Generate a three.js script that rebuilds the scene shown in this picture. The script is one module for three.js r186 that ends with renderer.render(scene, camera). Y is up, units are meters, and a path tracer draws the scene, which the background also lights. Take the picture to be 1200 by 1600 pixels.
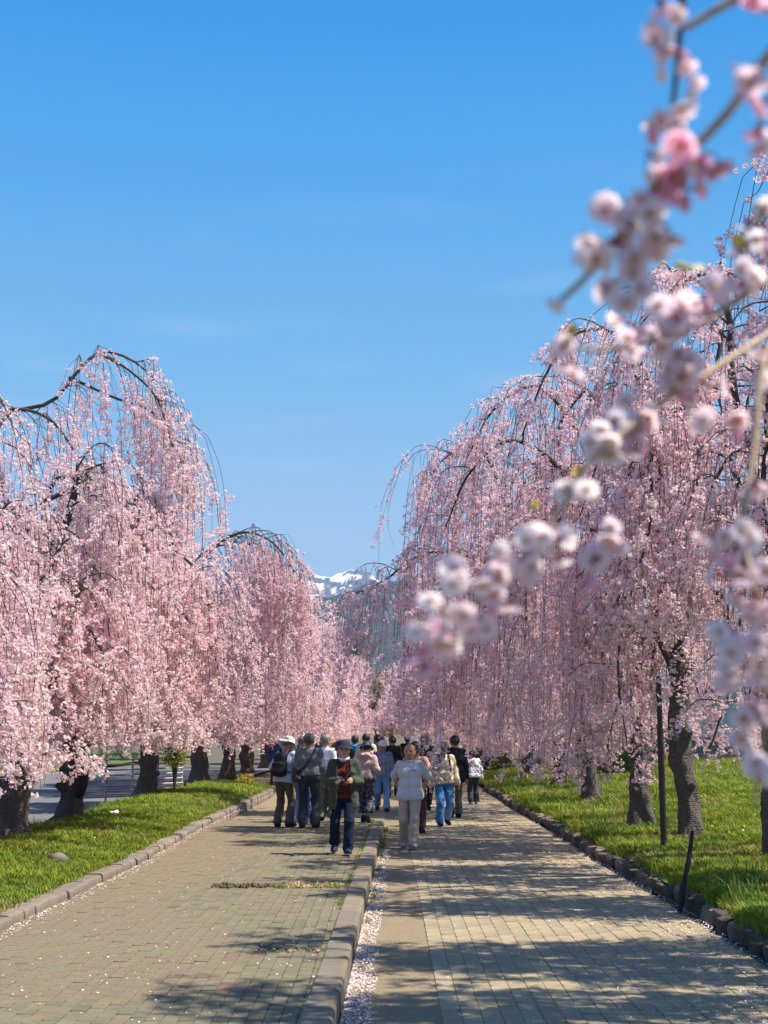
import * as THREE from 'three';
import { mergeGeometries } from 'three/addons/utils/BufferGeometryUtils.js';
import { ImprovedNoise } from 'three/addons/math/ImprovedNoise.js';

// ---------------------------------------------------------------- camera, sky, sun, exposure
const V3 = (x, y, z) => new THREE.Vector3(x, y, z);
const scene = new THREE.Scene();
const F = 2222;                                                    // focal length in photo pixels (1200 x 1600)
const camera = new THREE.PerspectiveCamera(2 * Math.atan(800 / F) * 180 / Math.PI, 0.75, 0.1, 40000);
camera.position.set(0, 1.8, 0);
camera.rotation.set(Math.atan(345 / F), Math.atan(7 / F), 0, 'YXZ');
camera.focus = 24;
camera.userData.fStop = 4.8;
camera.updateMatrixWorld();

const renderer = new THREE.WebGLRenderer({ antialias: true });
renderer.toneMapping = THREE.LinearToneMapping;
renderer.toneMappingExposure = 1.78;
renderer.shadowMap.enabled = true;

const SUN = V3(0.52, 0.84, 0.04).normalize();
{
  const W = 1024, H = 512, data = new Float32Array(W * H * 4), nz = new ImprovedNoise();
  const stops = [[-90, .32, .36, .38], [-2, .42, .55, .67], [0, .44, .62, .82], [6, .42, .63, .86], [9, .34, .59, .87], [14, .19, .50, .87], [21.5, .075, .395, .85], [29, .020, .30, .81], [50, .012, .215, .66], [90, .010, .16, .54]];
  const sd = SUN;
  for (let j = 0; j < H; j++) for (let i = 0; i < W; i++) {
    const el = ((j + .5) / H - .5) * Math.PI, az = ((i + .5) / W - .5) * 2 * Math.PI, e = el * 180 / Math.PI;
    let k = 0; while (k < stops.length - 2 && e > stops[k + 1][0]) k++;
    const a = stops[k], b = stops[k + 1]; let t = (e - a[0]) / (b[0] - a[0]); 
    const d = V3(Math.cos(az) * Math.cos(el), Math.sin(el), Math.sin(az) * Math.cos(el));
    const g = Math.max(0, d.dot(sd)), glow = .55 * Math.pow(g, 14) + .9 * Math.pow(g, 120);
    const o = (j * W + i) * 4;
    // thin cirrus streaks, stretched along the horizon
    let c = nz.noise(d.x * 5 + 3, d.y * 46, d.z * 5 + 9) * .6 + nz.noise(d.x * 13, d.y * 120 + 4, d.z * 13) * .4;
    c = Math.max(0, c - .17) * .4 * Math.max(0, Math.min(1, (e - 6) / 6)) * Math.max(0, Math.min(1, (24 - e) / 10));
    for (let q = 0; q < 3; q++) { const s = a[q + 1] + (b[q + 1] - a[q + 1]) * t; data[o + q] = ((s + glow * [1, .97, .9][q]) * (1 - c) + c * .9) / 1.78; }
    data[o + 3] = 1;
  }
  const sky = new THREE.DataTexture(data, W, H, THREE.RGBAFormat, THREE.FloatType);
  sky.mapping = THREE.EquirectangularReflectionMapping; sky.magFilter = sky.minFilter = THREE.LinearFilter; sky.wrapS = THREE.RepeatWrapping; sky.needsUpdate = true;
  scene.background = sky; scene.environment = sky;
}
const sun = new THREE.DirectionalLight(new THREE.Color(1, .925, .80), 5);
sun.position.copy(SUN).multiplyScalar(80).add(V3(0, 0, -25)); sun.target.position.set(0, 0, -25);
sun.castShadow = true; sun.shadow.mapSize.set(4096, 4096);
Object.assign(sun.shadow.camera, { left: -60, right: 60, top: 60, bottom: -60, near: 1, far: 220 });
scene.add(sun, sun.target);
scene.fog = new THREE.FogExp2(new THREE.Color(.42, .62, .95), 5e-5);

// ---------------------------------------------------------------- helpers
function rng(a) { return () => { a |= 0; a = a + 0x6D2B79F5 | 0; let t = Math.imul(a ^ a >>> 15, 1 | a); t = t + Math.imul(t ^ t >>> 7, 61 | t) ^ t; return ((t ^ t >>> 14) >>> 0) / 4294967296; }; }
const noise = new ImprovedNoise(), N3 = (x, y, z) => noise.noise(x, y, z);
const clamp = (x, a, b) => Math.min(b, Math.max(a, x)), lerp = (a, b, t) => a + (b - a) * t, smooth = (a, b, x) => { const t = clamp((x - a) / (b - a), 0, 1); return t * t * (3 - 2 * t); };
const used = new Map();
function numbered(n) { const k = used.get(n) ?? -1; used.set(n, k + 1); return k < 0 ? n : n + '_' + String(k + 1).padStart(3, '0'); }
function tag(o, label, category, group, kind) {
  o.userData = { ...o.userData, label, category };
  if (group) o.userData.group = group;
  if (kind) o.userData.kind = kind;
  return o;
}
function shadows(o) { o.traverse((m) => { if (m.isMesh) { m.castShadow = true; m.receiveShadow = true; } }); return o; }
function thing(name, label, category, [x, y, z] = [0, 0, 0], turn = 0, group, kind) {
  const o = new THREE.Group(); o.name = numbered(name); o.position.set(x, y, z); o.rotation.y = turn; scene.add(o);
  return tag(o, label, category, group, kind);
}
function mesh(name, geo, mat, parent = scene, kind) {
  const m = new THREE.Mesh(geo, mat); m.name = parent === scene ? numbered(name) : name; m.castShadow = m.receiveShadow = true; parent.add(m);
  if (kind) m.userData.kind = kind;
  return m;
}
const structure = (name, geo, mat, label, category) => tag(mesh(name, geo, mat), label, category, null, 'structure');
function instanced(name, geo, mat, mats, cols, parent = scene) {
  const m = new THREE.InstancedMesh(geo, mat, mats.length); m.name = parent === scene ? numbered(name) : name;
  mats.forEach((q, i) => m.setMatrixAt(i, q)); if (cols) cols.forEach((c, i) => m.setColorAt(i, c));
  m.castShadow = m.receiveShadow = true; m.userData.kind = 'stuff'; parent.add(m); return m;
}
class MB {                                                         // collects tubes, faces and geometries into one mesh
  constructor() { this.p = []; this.u = []; this.i = []; this.c = null; }
  tube(pts, radii, sides = 6, rough = 0, seed = 0, cap = true) {
    const n = pts.length, base = this.p.length / 3, t = V3(), up = V3(0, 0, 1), s = V3(), q = V3(); let len = 0;
    for (let k = 0; k < n; k++) {
      t.copy(pts[Math.min(n - 1, k + 1)]).sub(pts[Math.max(0, k - 1)]).normalize();
      if (k === 0) up.set(Math.abs(t.y) > .8 ? 1 : 0, Math.abs(t.y) > .8 ? 0 : 1, 0);
      up.addScaledVector(t, -up.dot(t)).normalize(); s.crossVectors(t, up);
      if (k) len += pts[k].distanceTo(pts[k - 1]);
      const r = typeof radii === 'function' ? radii(k / (n - 1)) : radii[k];
      for (let a = 0; a <= sides; a++) {
        const th = a / sides * Math.PI * 2, rr = r * (rough ? 1 + rough * N3(Math.cos(th) * 1.6 + seed, Math.sin(th) * 1.6, len * 2.2 + seed) + rough * .5 * N3(Math.cos(th) * 4 + seed, Math.sin(th) * 4, len * 6) : 1);
        q.copy(pts[k]).addScaledVector(up, Math.cos(th) * rr).addScaledVector(s, Math.sin(th) * rr);
        this.p.push(q.x, q.y, q.z); this.u.push(a / sides * r * 6.28, len);
      }
    }
    const w = sides + 1;
    for (let k = 0; k < n - 1; k++) for (let a = 0; a < sides; a++) { const b = base + k * w + a; this.i.push(b, b + 1, b + w, b + 1, b + w + 1, b + w); }
    if (cap) for (const [k, f] of [[0, 0], [n - 1, 1]]) { const c = this.p.length / 3; this.p.push(pts[k].x, pts[k].y, pts[k].z); this.u.push(0, 0); for (let a = 0; a < sides; a++) { const b = base + k * w + a; f ? this.i.push(b, b + 1, c) : this.i.push(b + 1, b, c); } }
    return this;
  }
  geo() {
    const g = new THREE.BufferGeometry();
    g.setAttribute('position', new THREE.Float32BufferAttribute(this.p, 3)); g.setAttribute('uv', new THREE.Float32BufferAttribute(this.u, 2)); g.setIndex(this.i); g.computeVertexNormals(); return g;
  }
  build(name, mat, parent = scene, kind) { return mesh(name, this.geo(), mat, parent, kind); }
}
const curve = (pts, n) => new THREE.CatmullRomCurve3(pts, false, 'centripetal').getPoints(n);
const M4 = (p, q, s) => new THREE.Matrix4().compose(p, q, s);
const eul = (x, y, z) => new THREE.Quaternion().setFromEuler(new THREE.Euler(x, y, z, 'YXZ'));
const lin = (r, g, b) => new THREE.Color().setRGB(r, g, b);
function noiseTex(size, f, srgb) {                                 // f(u, v) -> [r, g, b] 0..1, tiled by the caller
  const d = new Uint8Array(size * size * 4);
  for (let j = 0; j < size; j++) for (let i = 0; i < size; i++) { const c = f(i / size, j / size); const o = (j * size + i) * 4; for (let k = 0; k < 3; k++) d[o + k] = clamp(c[k], 0, 1) * 255; d[o + 3] = 255; }
  const t = new THREE.DataTexture(d, size, size); t.wrapS = t.wrapT = THREE.RepeatWrapping; t.magFilter = t.minFilter = THREE.LinearFilter; if (srgb) t.colorSpace = THREE.SRGBColorSpace; t.needsUpdate = true; return t;
}
// tileable fractal noise on a torus of frequency f
function tnoise(u, v, f, s = 0) {
  const n = (x, y) => N3(x, y, s), a = n(u * f, v * f), b = n((u - 1) * f, v * f), c = n(u * f, (v - 1) * f), d = n((u - 1) * f, (v - 1) * f);
  return lerp(lerp(a, b, u), lerp(c, d, u), v);
}
const grey = (f) => (u, v) => { const x = f(u, v); return [x, x, x]; };
const std = (o) => new THREE.MeshStandardMaterial({ roughness: .9, ...o });
// ---------------------------------------------------------------- ground, paths, kerbs
const SIDE = .13;                                                  // the left walk lies one kerb above the right lane
const kerbX = (d) => -.32 + clamp(d - 8.8, -4, 20) * .0125;        // foot of the middle kerb
const leftX = (d) => -3.2 - .14 * smooth(14, 22, d) * 1 + .12 * Math.sin(d * .3 + 1.2) * smooth(26, 18, d);
const rightX = (d) => 3.04 + .05 * Math.sin(d * .5);
function groundY(x, z) {
  const d = -z;
  if (x < -3.2) { const m = smooth(-3.3, -4.4, x) * smooth(-6.6, -5.0, x); return lerp(.01, SIDE + .05 + .13 * m + .04 * N3(x * .8, 0, z * .8) + .02 * N3(x * 3, 1, z * 3), smooth(-6.15, -5.8, x) ); }
  if (x > 3.2) return .13 + .3 * smooth(3.2, 8, x) + .25 * smooth(8, 16, x) + .05 * N3(x * .7, 5, z * .7) + .02 * N3(x * 2.6, 8, z * 2.6);
  return 0;
}
function sheet(x0, x1, d0, d1, nx, nz, hf) {
  const g = new THREE.PlaneGeometry(1, 1, nx, nz), p = g.attributes.position, u = g.attributes.uv;
  for (let i = 0; i < p.count; i++) {
    const d = lerp(d0, d1, p.getY(i) + .5), a = typeof x0 === 'function' ? x0(d) : x0, b = typeof x1 === 'function' ? x1(d) : x1, x = lerp(a, b, p.getX(i) + .5);
    p.setXYZ(i, x, hf(x, -d), -d); u.setXY(i, x, -d);
  }
  g.computeVertexNormals(); return g;
}
const aggregate = noiseTex(512, (u, v) => {
  const a = tnoise(u, v, 150), b = tnoise(u, v, 70, 4), c = tnoise(u, v, 9, 8), e = .74 + .5 * a + .3 * b + .12 * c;
  return [e, e * .985, e * .95];
});
const aggBump = noiseTex(512, grey((u, v) => .5 + .5 * tnoise(u, v, 150) + .25 * tnoise(u, v, 70, 4)));
const stoneTex = noiseTex(512, (u, v) => { const e = .84 + .2 * tnoise(u, v, 60) + .2 * tnoise(u, v, 14, 3) + .16 * tnoise(u, v, 4, 6) + .12 * tnoise(u, v, 160, 9); return [e, e * .985, e * .96]; });
const stoneBump = noiseTex(512, grey((u, v) => .5 + .4 * tnoise(u, v, 110) + .3 * tnoise(u, v, 30, 3)));
const withRepeat = (t, r) => { const c = t.clone(); c.repeat.set(r, r); c.needsUpdate = true; return c; };

const M = {
  soil: std({ color: lin(.12, .105, .06), map: withRepeat(stoneTex, .5) }),
  lane: std({ color: lin(.30, .232, .14), map: withRepeat(aggregate, .55), bumpMap: withRepeat(aggBump, .55), bumpScale: .012 }),
  road: std({ color: lin(.175, .17, .175), map: withRepeat(aggregate, .6), bumpMap: withRepeat(aggBump, .6), bumpScale: .004 }),
  joint: std({ color: lin(.085, .07, .042), map: withRepeat(stoneTex, 1.5) }),
  turf: std({ color: lin(.085, .14, .02), map: withRepeat(stoneTex, 1.3) }),
  paver: std({ color: lin(1, 1, 1), map: withRepeat(stoneTex, 2), bumpMap: withRepeat(stoneBump, 2), bumpScale: .002 }),
  kerb: std({ color: lin(.30, .25, .19), map: withRepeat(stoneTex, 1.2), bumpMap: withRepeat(stoneBump, 1.2), bumpScale: .003 }),
  kerbL: std({ color: lin(.215, .18, .15), map: withRepeat(stoneTex, 1.2), bumpMap: withRepeat(stoneBump, 1.2), bumpScale: .004 }),
  rock: std({ color: lin(.085, .07, .058), map: withRepeat(stoneTex, 2), bumpMap: withRepeat(stoneBump, 2), bumpScale: .01 }),
};
structure('ground', sheet(-9000, 9000, -200, 14000, 30, 30, () => -.12), M.soil, 'bare earth that carries the paths and lawns', 'ground');
structure('road', sheet(-15.5, -5.8, -12, 75, 4, 20, () => .012), M.road, 'grey asphalt road beyond the left row of trees', 'road');
structure('aggregate_path', sheet((d) => d > 28.4 ? -3.45 : kerbX(d), (d) => d > 45 ? 3.1 : .34, 3, 130, 8, 254, (x, z) => -.004 + .004 * N3(x * 2, 0, z * 2)), M.lane, 'brown exposed aggregate path beside the middle kerb', 'path');
const TRUNKS = [[-6, 16.2], [-5.45, 21], [-5.65, 25.4], [-5.9, 35], [-5.75, 44], [-5.6, 50], [4.95, 18.4], [4.62, 22.3], [4.4, 25.2], [4.6, 33], [5, 42.5], [5.05, 52], [5, 61]];
const bare = (x, d) => { let k = 0; for (const [a, b] of TRUNKS) k = Math.max(k, smooth(.95, .3, Math.hypot(x - a, d - b) + .35 * N3(x * 3, 1, d * 3))); return Math.max(k, .75 * smooth(.2, .42, N3(x * .55 + 9, 3, d * .4) + .35 * N3(x * 2.5, 5, d * 2.5))); };
function soiled(g) { const p = g.attributes.position, c = new Float32Array(p.count * 3); for (let i = 0; i < p.count; i++) { const x = p.getX(i), d = -p.getZ(i), k = bare(x, d), m = 1 + .3 * N3(x * 4, 2, d * 4); c.set([lerp(.085, .16, k) * m, lerp(.14, .125, k) * m, lerp(.02, .06, k) * m], i * 3); } g.setAttribute('color', new THREE.BufferAttribute(c, 3)); return g; }
M.lawn = std({ color: 0xffffff, vertexColors: true, map: withRepeat(stoneTex, 1.3) });
const lawnL = structure('left_lawn', soiled(sheet((d) => -5.98 + .1 * Math.sin(d * .9), (d) => leftX(d) - .1, 3, 42, 40, 400, (x, z) => groundY(Math.min(x, -3.21), z))), M.lawn, 'strip of lawn under the left row of cherry trees', 'lawn');
lawnL.name = 'lawn';
structure('lawn', soiled(sheet(() => 3.12, () => 40, 2, 110, 220, 420, (x, z) => groundY(Math.max(x, 3.21), z))), M.lawn, 'broad lawn under the right row of cherry trees', 'lawn');

// pavers with cut corners: the nearest in view one by one, the rest as one mass
function paverGeo(w, l, h, cut, bev) {
  const ring = (a, b, y, c) => [[-a + c, -b], [a - c, -b], [a, -b + c], [a, b - c], [a - c, b], [-a + c, b], [-a, b - c], [-a, -b + c]].map(([x, z]) => [x, y, z]);
  const r = [ring(w / 2 - bev, l / 2 - bev, 0, cut), ring(w / 2, l / 2, -bev, cut), ring(w / 2, l / 2, -h, cut)], p = [], idx = [], uv = [];
  for (const k of r) for (const q of k) { p.push(...q); uv.push(q[0] + q[1] * .5, q[2] + q[1] * .5); }
  for (let k = 1; k < 7; k++) idx.push(0, k + 1, k);
  for (let a = 0; a < 2; a++) for (let k = 0; k < 8; k++) { const b = a * 8 + k, c = a * 8 + (k + 1) % 8; idx.push(b, c, b + 8, c, c + 8, b + 8); }
  const g = new THREE.BufferGeometry(); g.setAttribute('position', new THREE.Float32BufferAttribute(p, 3)); g.setAttribute('uv', new THREE.Float32BufferAttribute(uv, 2)); g.setIndex(idx);
  const f = g.toNonIndexed(); f.computeVertexNormals(); return f;
}
function pave(name, label, x0, x1, d0, d1, w, l, y, tones, pick, R, skip, gap, bed = M.joint) {
  const root = thing(name, label, 'paving', [0, 0, 0], 0, null, 'structure'), list = [], variants = [0, 1, 2].map((k) => { const g = paverGeo(w - gap, l - gap, .05, .0125, .003); g.attributes.uv.array.forEach((_, i, a) => { a[i] += k * .37; }); return g; });
  const cols = Math.round((x1(28) - x0) / w) + 1;
  mesh('bedding', sheet(() => x0, x1, d0, d1, 2, 80, () => y - .011), bed, root);
  for (let c = 0; c < cols; c++) for (let d = d0 - (c % 2) * l / 2; d < d1; d += l) {
    const x = x0 + (c + .5) * w, dd = d + l / 2;
    if (x + w / 2 > x1(dd) + .012 || dd + l / 2 > d1 || skip(x, dd)) continue;
    list.push([x, dd, pick(x, dd, R), (R() - .5) * .006, (R() - .5) * .02, (R() - .5) * .012, (R() - .5) * .02]);
  }
  const seen = list.filter((q) => Math.abs(q[0]) < .272 * q[1] + .05 && q[1] > 8.3).sort((a, b) => a[1] - b[1]).slice(0, 300), near = new Set(seen);
  const mats = tones.map((t) => { const m = M.paver.clone(); m.color = t.clone(); return m; });
  for (const q of seen) { const m = mesh('paver', variants[Math.floor(R() * 3)], mats[q[2]], root); m.position.set(q[0], y + q[3], -q[1]); m.rotation.set(q[4] * .5, q[5], q[6] * .5); }
  const rest = list.filter((q) => !near.has(q));
  instanced('pavers', variants[0], M.paver, rest.map((q) => M4(V3(q[0], y + q[3], -q[1]), eul(q[4] * .5, q[5], q[6] * .5), V3(1, 1, 1))), rest.map((q) => tones[q[2]]), root);
}
{
  const tones = [lin(.19, .163, .098), lin(.172, .156, .092), lin(.20, .168, .10), lin(.165, .15, .092), lin(.20, .155, .098), lin(.21, .135, .095), lin(.145, .132, .086)];
  const strips = [[15.9, 16.35, -1.95, -.5], [11.3, 11.6, -1.0, -.5]];
  pave('paved_walk', 'left walk of small olive grey interlocking pavers', -3.34, (d) => kerbX(d) - .12, 6.6, 28.3, .1, .2, SIDE, tones, (x, d, R) => {
    const red = (Math.abs(d - 16.9) < .22 && x > -1.25 && x < -.75) || (Math.abs(d - 13.8) < .2 && x > -1.15 && x < -.85) || (Math.abs(d - 9.75) < .2 && x > -1.2 && x < -.75) || (Math.abs(d - 11.1) < .16 && x > -1.3 && x < -.8) || (Math.abs(d - 19.6) < .2 && x > -1 && x < -.6);
    const warm = N3(x * .5 + 7, 0, d * .22) - .55 * smooth(-1.6, -2.6, x) < -.12 - R() * .2;
    return red && R() < .45 ? 5 : warm ? (R() < .75 ? 4 : 2) : R() < .06 ? 6 : Math.floor(R() * 4);
  }, rng(3), (x, d) => d < 7 || x < leftX(d) - .0 || strips.some((s) => d > s[0] && d < s[1] && x > s[2] && x < s[3]), .004, std({ color: lin(.12, .10, .062), map: withRepeat(stoneTex, 1.5) }));
  pave('slab_path', 'right lane of worn pale buff paving blocks', .34, () => 3.0, 6.6, 45, .13, .26, .003, [lin(.36, .29, .18), lin(.33, .268, .165), lin(.38, .305, .19), lin(.31, .25, .152), lin(.35, .28, .175), lin(.30, .248, .168)], (x, d, R) => Math.floor(R() * 6), rng(4), (x, d) => d < 7, .0025, std({ color: lin(.19, .15, .105), map: withRepeat(stoneTex, 1.5) }));
  // two sunken strips in the walk filled with earth, gravel and dry grass
  const R = rng(9), clod = new THREE.IcosahedronGeometry(1, 0);
  strips.forEach(([d0, d1, x0, x1], k) => {
    const t = thing('earth_strip', k ? 'patch of reddish earth where pavers are missing in front of the kerb' : 'broken strip across the left walk with gravel and dry grass', 'patch', [0, 0, 0], 0, null, 'structure');
    mesh('earth', sheet(x0, x1, d0, d1, 12, 8, (x, z) => SIDE - .014 + .012 * N3(x * 6, 0, z * 6)), std({ color: k ? lin(.30, .20, .12) : lin(.25, .20, .11), map: withRepeat(aggregate, 1.2) }), t);
    const ms = [], cs = [];
    for (let i = 0; i < (k ? 60 : 420); i++) { const s = .006 + .02 * R() * R() * (k ? .6 : 1.4), x = lerp(x0, x1, R()); ms.push(M4(V3(x, SIDE + s * .2, -lerp(d0 + .03, d1 - .03, R())), eul(R() * 6, R() * 6, R() * 6), V3(s * 1.4, s * .7, s))); cs.push(x < -1.15 && !k ? lin(.10, .075, .045) : lin(.3 + R() * .15, .22 + R() * .1, .09 + R() * .08)); }
    instanced('gravel', clod, std({}), ms, cs, t);
  });
}
// kerb stones, one by one
function kerbStone(w, l, h, r) {                                   // length along z, rounded top edges, one chamfered front edge
  const s = new THREE.Shape(); s.moveTo(-w / 2, -h); s.lineTo(w / 2, -h); s.lineTo(w / 2, -r); s.quadraticCurveTo(w / 2, 0, w / 2 - r, 0); s.lineTo(-w / 2 + .008, 0); s.lineTo(-w / 2, -.008); s.closePath();
  const g = new THREE.ExtrudeGeometry(s, { depth: l - .012, bevelEnabled: true, bevelThickness: .006, bevelSize: .005, bevelSegments: 1, curveSegments: 3, steps: 1 }); g.translate(0, 0, -l / 2 + .006); return g;
}
{
  const R = rng(21), mid = thing('kerb', 'middle kerb of pale stone blocks between the walk and the lane', 'kerb', [0, 0, 0], 0, null, 'structure'), kg = [0, 1, 2].map((k) => { const g = kerbStone(.19, .6, .3, .03); g.attributes.uv.array.forEach((_, i, a) => { a[i] += k * .31; }); return g; });
  const km = [lin(.215, .176, .122), lin(.19, .158, .11), lin(.23, .187, .13), lin(.20, .163, .118)].map((c) => { const m = M.kerb.clone(); m.color = c; return m; });
  for (let d = 6.9; d < 28; d += .6) { const m = mesh('kerb_stone', kg[Math.floor(R() * 3)], km[Math.floor(R() * 4)], mid); m.position.set(kerbX(d) - .105 + (R() - .5) * .008, SIDE + .012 + (R() - .5) * .008, -d); m.rotation.set((R() - .5) * .008, -.0125 + (R() - .5) * .01, (R() - .5) * .02); }
  for (let x = -.45; x > -3.3; x -= .6) { const m = mesh('kerb_stone', kg[0], km[Math.floor(R() * 4)], mid); m.position.set(x - .02, SIDE + .004 + (R() - .5) * .006, -28.42); m.rotation.y = Math.PI / 2 + (R() - .5) * .01; }
  const left = thing('kerb', 'left kerb of grey stone blocks along the strip of lawn', 'kerb', [0, 0, 0], 0, null, 'structure'), lg = [0, 1].map((k) => { const g = kerbStone(.2, .4, .3, .045); g.attributes.uv.array.forEach((_, i, a) => { a[i] += k * .43; }); return g; });
  const lm = [lin(.225, .185, .15), lin(.19, .16, .135), lin(.25, .205, .165), lin(.20, .16, .12)].map((c) => { const m = M.kerbL.clone(); m.color = c; return m; });
  for (let d = 8.5; d < 41.5; d += .41) { const x = leftX(d), dx = leftX(d + .2) - leftX(d - .2), m = mesh('kerb_stone', lg[Math.floor(R() * 2)], lm[Math.floor(R() * 4)], left); m.position.set(x - .075 + (R() - .5) * .03, SIDE + .085 + (R() - .5) * .022, -d); m.rotation.set((R() - .5) * .06, -dx / .4 + (R() - .5) * .1, (R() - .5) * .08); }
  // right edging of dark split stones, ragged
  const right = thing('stone_edging', 'ragged edging of dark split stones along the right lawn', 'edging', [0, 0, 0], 0, null, 'structure');
  const rocks = [0, 1, 2, 3, 4].map((k) => {
    const g = new THREE.BoxGeometry(.24, .17, .46, 4, 4, 6), p = g.attributes.position;
    for (let i = 0; i < p.count; i++) { const x = p.getX(i), y = p.getY(i), z = p.getZ(i), f = 1 + .4 * N3(x * 7 + k * 5, y * 7, z * 7) + .26 * N3(x * 19, y * 19 + k, z * 19); p.setXYZ(i, x * f * (1 - .22 * Math.pow(Math.abs(z) / .21, 4)), y * f * (1 - .25 * Math.pow(Math.abs(x) / .13, 3) * (y > 0 ? 1 : 0)), z * f); }
    g.computeVertexNormals(); return g;
  });
  const rm = [lin(.19, .15, .12), lin(.10, .08, .062), lin(.25, .21, .17), lin(.15, .115, .088)].map((c) => { const m = M.rock.clone(); m.color = c; return m; });
  for (let d = 8; d < 46; d += .34) {
    const flat = N3(d * .45, 3, 0) > .12, m = mesh('edging_stone', rocks[Math.floor(R() * 5)], rm[flat ? 2 : Math.floor(R() * 4)], right);
    m.position.set(rightX(d) + .1 + (R() - .5) * .05, flat ? .06 : .04 + R() * .035, -d); m.rotation.set((R() - .5) * .16, (R() - .5) * .3, (R() - .5) * .25); m.scale.set(.8 + R() * .4, .75 + R() * .4, .75 + R() * .35);
  }
}
// grass as tufts of blades
function tuft(n, R, h, spread) {
  const p = [], idx = [];
  for (let i = 0; i < n; i++) {
    const a = R() * 6.28, r = spread * Math.sqrt(R()), x = Math.cos(a) * r, z = Math.sin(a) * r, hh = h * (.5 + R() * .7), b = R() * 6.28, w = .0035 + R() * .003, lx = Math.cos(b + 1.57) * w, lz = Math.sin(b + 1.57) * w, o = hh * (.25 + R() * .6), k = p.length / 3;
    p.push(x - lx, -.01, z - lz, x + lx, -.01, z + lz, x + Math.cos(b) * o * .3 + lx * .8, hh * .6, z + Math.sin(b) * o * .3 + lz * .8, x + Math.cos(b) * o * .3 - lx * .8, hh * .6, z + Math.sin(b) * o * .3 - lz * .8, x + Math.cos(b) * o, hh, z + Math.sin(b) * o);
    idx.push(k, k + 1, k + 2, k, k + 2, k + 3, k + 3, k + 2, k + 4);
  }
  const g = new THREE.BufferGeometry(); g.setAttribute('position', new THREE.Float32BufferAttribute(p, 3)); g.setIndex(idx); g.computeVertexNormals(); return g;
}
const bladeMat = new THREE.MeshPhysicalMaterial({ color: 0xffffff, roughness: .75, side: THREE.DoubleSide, transmission: .3, thickness: 0, specularIntensity: .4 });
{
  const R = rng(31), tg = tuft(16, R, .085, .085);
  const strew = (name, label, n, xs, d0, d1, tall) => {
    const ms = [], cs = [];
    for (let i = 0; i < n; i++) {
      const d = d0 * Math.pow(d1 / d0, R()), [a, b] = xs(d), x = lerp(a, b, R()), q = N3(x * .9, 2, d * .9) + .5 * N3(x * 3, 4, d * 3), dry = N3(x * .6 + 4, 9, d * .5) + R() * .5, bk = bare(x, d); if (R() < bk * .9) continue;
      const s = (.7 + R() * .7) * (1 + .5 * q) * tall * (d > 30 ? 1.35 : 1);
      ms.push(M4(V3(x, groundY(x, -d), -d), eul(0, R() * 6.28, 0), V3(s * 1.2, s, s * 1.2)));
      const g = .8 + .35 * R() + .3 * q; cs.push(dry > .62 ? lin(.33 * g, .29 * g, .08 * g) : lin((.175 + .10 * R()) * g, .285 * g, .022 * g));
    }
    tag(instanced(name, tg, bladeMat, ms, cs), label, 'grass');
  };
  strew('grass', 'bright short grass of the left strip of lawn', 26000, (d) => [Math.max(-5.95, -.36 * d - .6), leftX(d) - .18], 7, 42, .85);
  strew('grass', 'longer bright grass of the right lawn', 42000, (d) => [rightX(d) + .2, Math.min(.3 * d + .3, 16)], 10, 70, 1.15);
  const ms = [], cs = [];
  for (let i = 0; i < 420; i++) { const d = 14 + R() * 14, e = N3(d * 1.2, 0, 3) > -.05 || d > 21; if (!e) continue; const s = .2 + R() * .3, k = R() < .35; ms.push(M4(k ? V3(kerbX(d) - .23 + (R() - .5) * .03, SIDE, -d) : V3(kerbX(d) + .02 + R() * .05, 0, -d), eul(0, R() * 6, 0), V3(s * .6, s * .8, s))); cs.push(R() < .4 ? lin(.34, .27, .08) : lin(.16, .26, .03)); }
  for (let i = 0; i < 160; i++) { const d = 15.95 + R() * .35; ms.push(M4(V3(-1.3 + R() * .85, SIDE - .01, -d), eul(0, R() * 6, 0), V3(.4, .3 + R() * .25, .4))); cs.push(R() < .65 ? lin(.42, .33, .12) : lin(.2, .27, .05)); }
  tag(instanced('weeds', tg, bladeMat, ms, cs), 'small weeds growing in the joints beside the middle kerb', 'weeds');
}
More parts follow.
